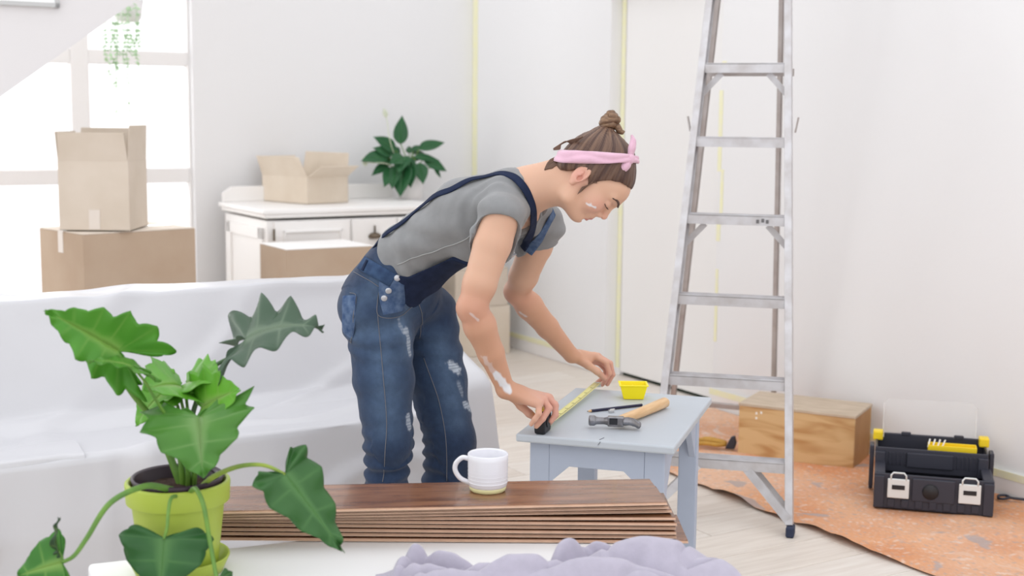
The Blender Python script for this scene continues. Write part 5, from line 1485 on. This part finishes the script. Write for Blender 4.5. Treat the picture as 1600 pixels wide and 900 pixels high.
for (x, y) in ((620, 434), (607, 453), (600, 465)):
    q = J_.hit(x, y); n_ = Vector(J_.grad([list(q)])[0].tolist()); b = MB(); R3 = frame3(n_, Vector((0, 0, 1)).cross(n_))
    Rz = Matrix((R3.col[1], R3.col[2], R3.col[0])).transposed()
    b.lathe([(0, .006), (.006, .006), (.0088, .0045), (.0088, 0)], q+n_*.003-WO, 20, Rz); b.build('button', M_btn, woman, smooth=True)
thread('t_shirt_seam', T_, [T_.hit(x, y) for x, y in ((620, 414), (650, 402), (690, 388), (730, 372), (744, 362))], .0014, mat('pale_grey_thread', rgb(168, 170, 170), .9), woman, .0008, disp=tee_disp)
ribbon('bib_hem', Bb, [chest+SPN*.002+FRN*.14+BL_*k for k in (-.075, -.04, 0, .04, .075)], .030, M_ld, woman, .002, .003)
for k in (-.068, .066):
    q = Vector(Bb.snap([list(chest+SPN*.0+FRN*.14+BL_*k)], .004, 10)[0].tolist()); b = MB(); b.box(q-WO, (.030, .034, .006), frame3(SPN, BL_)); b.build('buckle', M_btn, woman, bevel=.002)
# shoes
for an, dy in ((anR, 0), (anL, 0)):
    S_ = Field((an.x-.16, an.y-.22, -.0), (an.x+.26, an.y+.16, .16), .004)
    h_ = Vector((an.x, an.y, 0))
    S_.ell(h_+Vector((-.015, 0, .055)), (.055, .042, .052), None, .03); S_.cone(h_+BF*.03+Vector((0, 0, .060)), h_+BF*.15+Vector((0, 0, .040)), .045, .034, .03); S_.cone(h_+Vector((0, 0, .06)), h_+Vector((0, 0, .11)), .045, .046, .02)
    S_.a = np.maximum(S_.a, (.012-(S_.lo[2]+S_.h*np.arange(S_.n[2])))[None, None, :].astype(np.float32))
    so, _ = field_obj('shoe', S_, mat('white_canvas_shoe', rgb(226, 224, 220), .8, bump=.1, bump_scale=300), woman, 1)

# ---------------------------------------------------------------- hair
Hh = Field(tuple(np.array(hO)-.19), tuple(np.array(hO)+.21), .0028)
Hh.ell(hp_(.003, .056), (.099, .089, .079), HR3, .02); Hh.ell(hp_(.051, .083), (.044, .042, .060), HR3, .018); Hh.ell(hp_(-.048, .002), (.030, .048, .055), HR3, .03)
Hh.cone(hp_(-.01, .09), hp_(-.066, .118), .06, .016, .04)
s_, X, Y, Z = Hh.sub(np.array(Hh.lo), Hh.lo+Hh.h*Hh.n)
lf = (X-hO[0])*HFw[0]+(Y-hO[1])*HFw[1]+(Z-hO[2])*HFw[2]; lu = (X-hO[0])*HUp[0]+(Y-hO[1])*HUp[1]+(Z-hO[2])*HUp[2]; lr = (X-hO[0])*HRt[0]+(Y-hO[1])*HRt[1]+(Z-hO[2])*HRt[2]
line = np.interp(lf, [-.09, -.06, -.03, -.016, .004, .020, .029, .034, .0475, .070, .097, .12], [-.06, -.052, -.018, .012, .030, .012, .004, .030, .057, .082, .096, .11]).astype(np.float32)
Hh.a = np.maximum(Hh.a, (line-lu)*.75)
bax = np.array([*(hp_(-.068, .122))], np.float32); bdir = npv((HUp*.85-HFw*.5).normalized())
def hair_disp(V):
    q = V-bax; h = q@bdir; p = q-h[:, None]*bdir; e1 = npv(HFw)-bdir*(npv(HFw)@bdir); e1 /= np.linalg.norm(e1); e2 = np.cross(bdir, e1)
    a = np.arctan2(p@e2, p@e1); r = np.linalg.norm(p, axis=1)
    return (.0005*np.sin(a*37+9*snoise(V, 16, 3))+.0005*np.sin(a*83+9*snoise(V, 26, 5))+.0012*snoise(V, 30, 12))*np.clip(r/.03, .2, 1)
M_hair = attr_mat('brown_hair', rough=.42, spec=.35, bump=.1, bump_scale=200)
hair, HV = field_obj('hair', Hh, M_hair, woman, 2, hair_disp)
def hair_cols(V):
    q = V-bax; h = q@bdir; p = q-h[:, None]*bdir; e1 = npv(HFw)-bdir*(npv(HFw)@bdir); e1 /= np.linalg.norm(e1); e2 = np.cross(bdir, e1); a = np.arctan2(p@e2, p@e1)
    w = np.clip(.5+.22*np.sin(a*37+9*snoise(V, 16, 3))+.22*np.sin(a*83+9*snoise(V, 26, 5))+.35*np.sin(a*14+4*snoise(V, 12, 7)), 0, 1)[:, None]
    c1, c2 = np.array(rgb(72, 50, 44)[:3]), np.array(rgb(142, 112, 92)[:3]); t = np.clip(1-np.linalg.norm(p, axis=1)/.12, .0, 1)[:, None]
    return c1*(1-w*(.30+.7*t))+c2*w*(.30+.7*t)
set_col(hair, hair_cols(HV))
M_bun = mat('bun_hair', rgb(146, 116, 90), .42, spec=.35, var=.5, var_scale=60, color2=rgb(92, 66, 52), stretch=(1, 1, 3))
bc = hp_(-.082, .140); bu = (HUp*.62-HFw*.78).normalized(); be1 = HRt; be2 = bu.cross(be1).normalized()
b = MB()
for k, (r_, hgt, th) in enumerate(((.013, .012, .0105), (.0175, .002, .0105), (.015, -.010, .0095), (.007, .019, .0085))):
    P = [bc-WO+(be1*math.cos(a+k)+be2*math.sin(a+k))*(r_+.002*math.sin(3*a+k))+bu*(hgt+.006*math.sin(a+k*1.3)) for a in [i*2*PI/22 for i in range(23)]]
    b.tube(P, [th*(1+.12*math.sin(i*1.1+k)) for i in range(23)], 10)
tl_ = hp_(-.050, .158)
b.tube([q-WO for q in catmull([bc+be2*.01, bc+HFw*.020+HUp*.012, bc+HFw*.036+HUp*.012, bc+HFw*.042+HUp*.022], 6)], [.009]*12+[.007]*4+[.005, .003, .001], 8)
b.tube([q-WO for q in catmull([hp_(-.062, .110), hp_(-.072, .124), bc], 6)], [.020]*6+[.016]*7, 12)
o = b.build('hair_bun', M_bun, woman, smooth=True)
b = MB()
rnd = random.Random(9)
for k in range(9):
    P = [hp_(-.082, .028+.004*k, .02+.006*k), hp_(-.098, .020, .022), hp_(-.100, .004-.003*k, .024), hp_(-.090, -.006, .024)]
    b.tube([q-WO for q in catmull(P, 5)], [.0017]*15+[.0008], 6)
for k in range(8):
    P = [hp_(-.045-.004*k, -.012, .030-.004*k), hp_(-.058, -.034-.002*k, .028-.004*k), hp_(-.056-.002*k, -.050-.003*k, .024)]
    b.tube([Vector(q.tolist())-WO for q in B_.snap([list(q) for q in catmull(P, 5)], .0012, 10)], [.0022]*10+[.0008], 5)
b.build('loose_strands', mat('strand_hair', rgb(104, 78, 64), .5), woman, smooth=True)
b = MB()
for k in range(10):
    P = [hp_(.028+.001*k, .028, .068), hp_(.030, .004+.001*k, .069-.0006*k), hp_(.026+.001*k, -.012-.002*k, .067)]
    b.tube([q-WO for q in catmull(P, 5)], [.0016]*10+[.0005], 5)
b.build('sideburn_strands', mat('strand_hair', rgb(104, 78, 64), .5), woman, smooth=True)

# headband with a knot and two tails
M_pink = mat('pink_cotton', rgb(226, 184, 204), .85, spec=.15, sheen=.3, bump=.1, bump_scale=200, var=.08, var_scale=30)
A2, B2 = (-.0665, -.0045), (.030, .134)
wv = Vector((B2[1]-A2[1], -(B2[0]-A2[0]))).normalized()
rows = []; NB = 72; NW = 9
for i in range(NB+1):
    a = 2*PI*i/NB; cf_, sf_ = math.cos(a), math.sin(a)
    cen = ((A2[0]+B2[0])/2+cf_*(B2[0]-A2[0])/2*1.15, (A2[1]+B2[1])/2+cf_*(B2[1]-A2[1])/2*1.15, sf_*.10)
    wd = .036-.020*smoothstep(.2, 1.0, cf_)
    row = []
    for j in range(NW):
        t = j/(NW-1)-.5
        row.append(list(hp_(cen[0]+wv[0]*wd*t, cen[1]+wv[1]*wd*t, cen[2])))
    rows.append(row)
R = np.array(rows, np.float32); sh_ = R.shape
ctr = np.array([*hp_((A2[0]+B2[0])/2, (A2[1]+B2[1])/2)], np.float32)
Hs = Field(tuple(np.array(hO)-.19), tuple(np.array(hO)+.21), .004)                # smooth scalp without the hairline cut, to lay the band on
Hs.ell(hp_(.003, .056), (.099, .089, .079), HR3, .02); Hs.ell(hp_(.051, .083), (.044, .042, .060), HR3, .018); Hs.ell(hp_(-.048, .002), (.030, .048, .055), HR3, .03); Hs.cone(hp_(-.01, .09), hp_(-.066, .118), .06, .016, .04)
Q = R.reshape(-1, 3); Q = Hs.snap(Q, .0035, 14).reshape(sh_)
Nn = Hs.grad(Q.reshape(-1, 3)).reshape(sh_)
for j in range(NW):
    t = j/(NW-1)
    for i in range(NB+1): Q[i, j] += Nn[i, j]*(.0020*math.sin(t*9+math.sin(i*.35)*1.6)+.003*math.sin(PI*t))
b = MB(); b.v = [tuple(map(float, q)) for q in (Q-np.array(WO, np.float32)).reshape(-1, 3)]
b.f = [(i*NW+j, i*NW+j+1, (i+1)*NW+j+1, (i+1)*NW+j) for i in range(NB) for j in range(NW-1)]
band = b.build('headband', M_pink, woman, smooth=True, solid=-.0025)
kc = Vector(Q[0, NW//2].tolist())+Vector(Nn[0, NW//2].tolist())*.006+HRt*.018
kc = at(984, 248, 3.425)
b = MB(); b.lathe([(0, .015), (.008, .013), (.0135, .005), (.013, -.006), (.007, -.013), (0, -.014)], kc-WO, 18); b.build('headband_knot', M_pink, band, smooth=True)
for pts, ws in (([kc, at(987, 232, kc.y-.005), at(989, 221, kc.y), at(987, 211, kc.y+.004)], [.006, .010, .008, .001]), ([kc, at(980, 256, kc.y-.012), at(975, 262, kc.y-.016), at(971, 266, kc.y-.014)], [.006, .011, .011, .008])):
    P = catmull(pts, 6); b = MB(); vs = []
    for i, q in enumerate(P):
        t = i/(len(P)-1)*(len(ws)-1); k = min(int(t), len(ws)-2); w_ = ws[k]+(ws[k+1]-ws[k])*(t-k); T = (P[min(i+1, len(P)-1)]-P[max(i-1, 0)]).normalized(); S2 = T.cross(Vector((0.25, -1, 0))).normalized()
        vs += [q+S2*w_-WO, q+Vector((0, -.004, 0))-WO, q-S2*w_-WO]
    b.v = [tuple(q) for q in vs]; b.f = [(3*i+j, 3*i+j+1, 3*i+j+4, 3*i+j+3) for i in range(len(P)-1) for j in range(2)]
    b.build('headband_tail', M_pink, band, smooth=True, solid=-.002)
# brow and lashes
M_brow = mat('brow_hair', rgb(84, 60, 52), .6)
for s in (-1, 1):
    pts = [Vector(B_.snap([list(hp_(.118, .042, s*.012))], .0006)[0].tolist()), Vector(B_.snap([list(hp_(.112, .047, s*.028))], .0006)[0].tolist()), Vector(B_.snap([list(hp_(.100, .047, s*.042))], .0006)[0].tolist()), Vector(B_.snap([list(hp_(.090, .042, s*.051))], .0006)[0].tolist())]
    b = MB(); P = catmull(pts, 6); b.tube([q-WO for q in P], [.0022+.0012*math.sin(PI*min(1, i/(len(P)-1)+.15)) if i < len(P)-1 else .0006 for i in range(len(P))], 8); b.build('eyebrow', M_brow, woman, smooth=True)
    b = MB(); L0 = []
    for k in range(9):
        t = k/8; q = Vector(B_.snap([list(hp_(.110-.018*t*t, .0165-.001*math.sin(PI*t), s*(.020+.026*t)))], .0004)[0].tolist()); L0.append(q)
        b.tube([q-WO, q+HFw*.003-HUp*.0010-WO, q+HFw*.0055+HUp*.0003+HRt*s*.002*t-WO], [.0006, .0005, .0002], 5)
    b.tube([q-WO for q in L0], .0010, 6)
    b.build('eyelashes', M_brow, woman, smooth=True)
del B_, J_, T_, Ts_, Bb, Hh, Hs
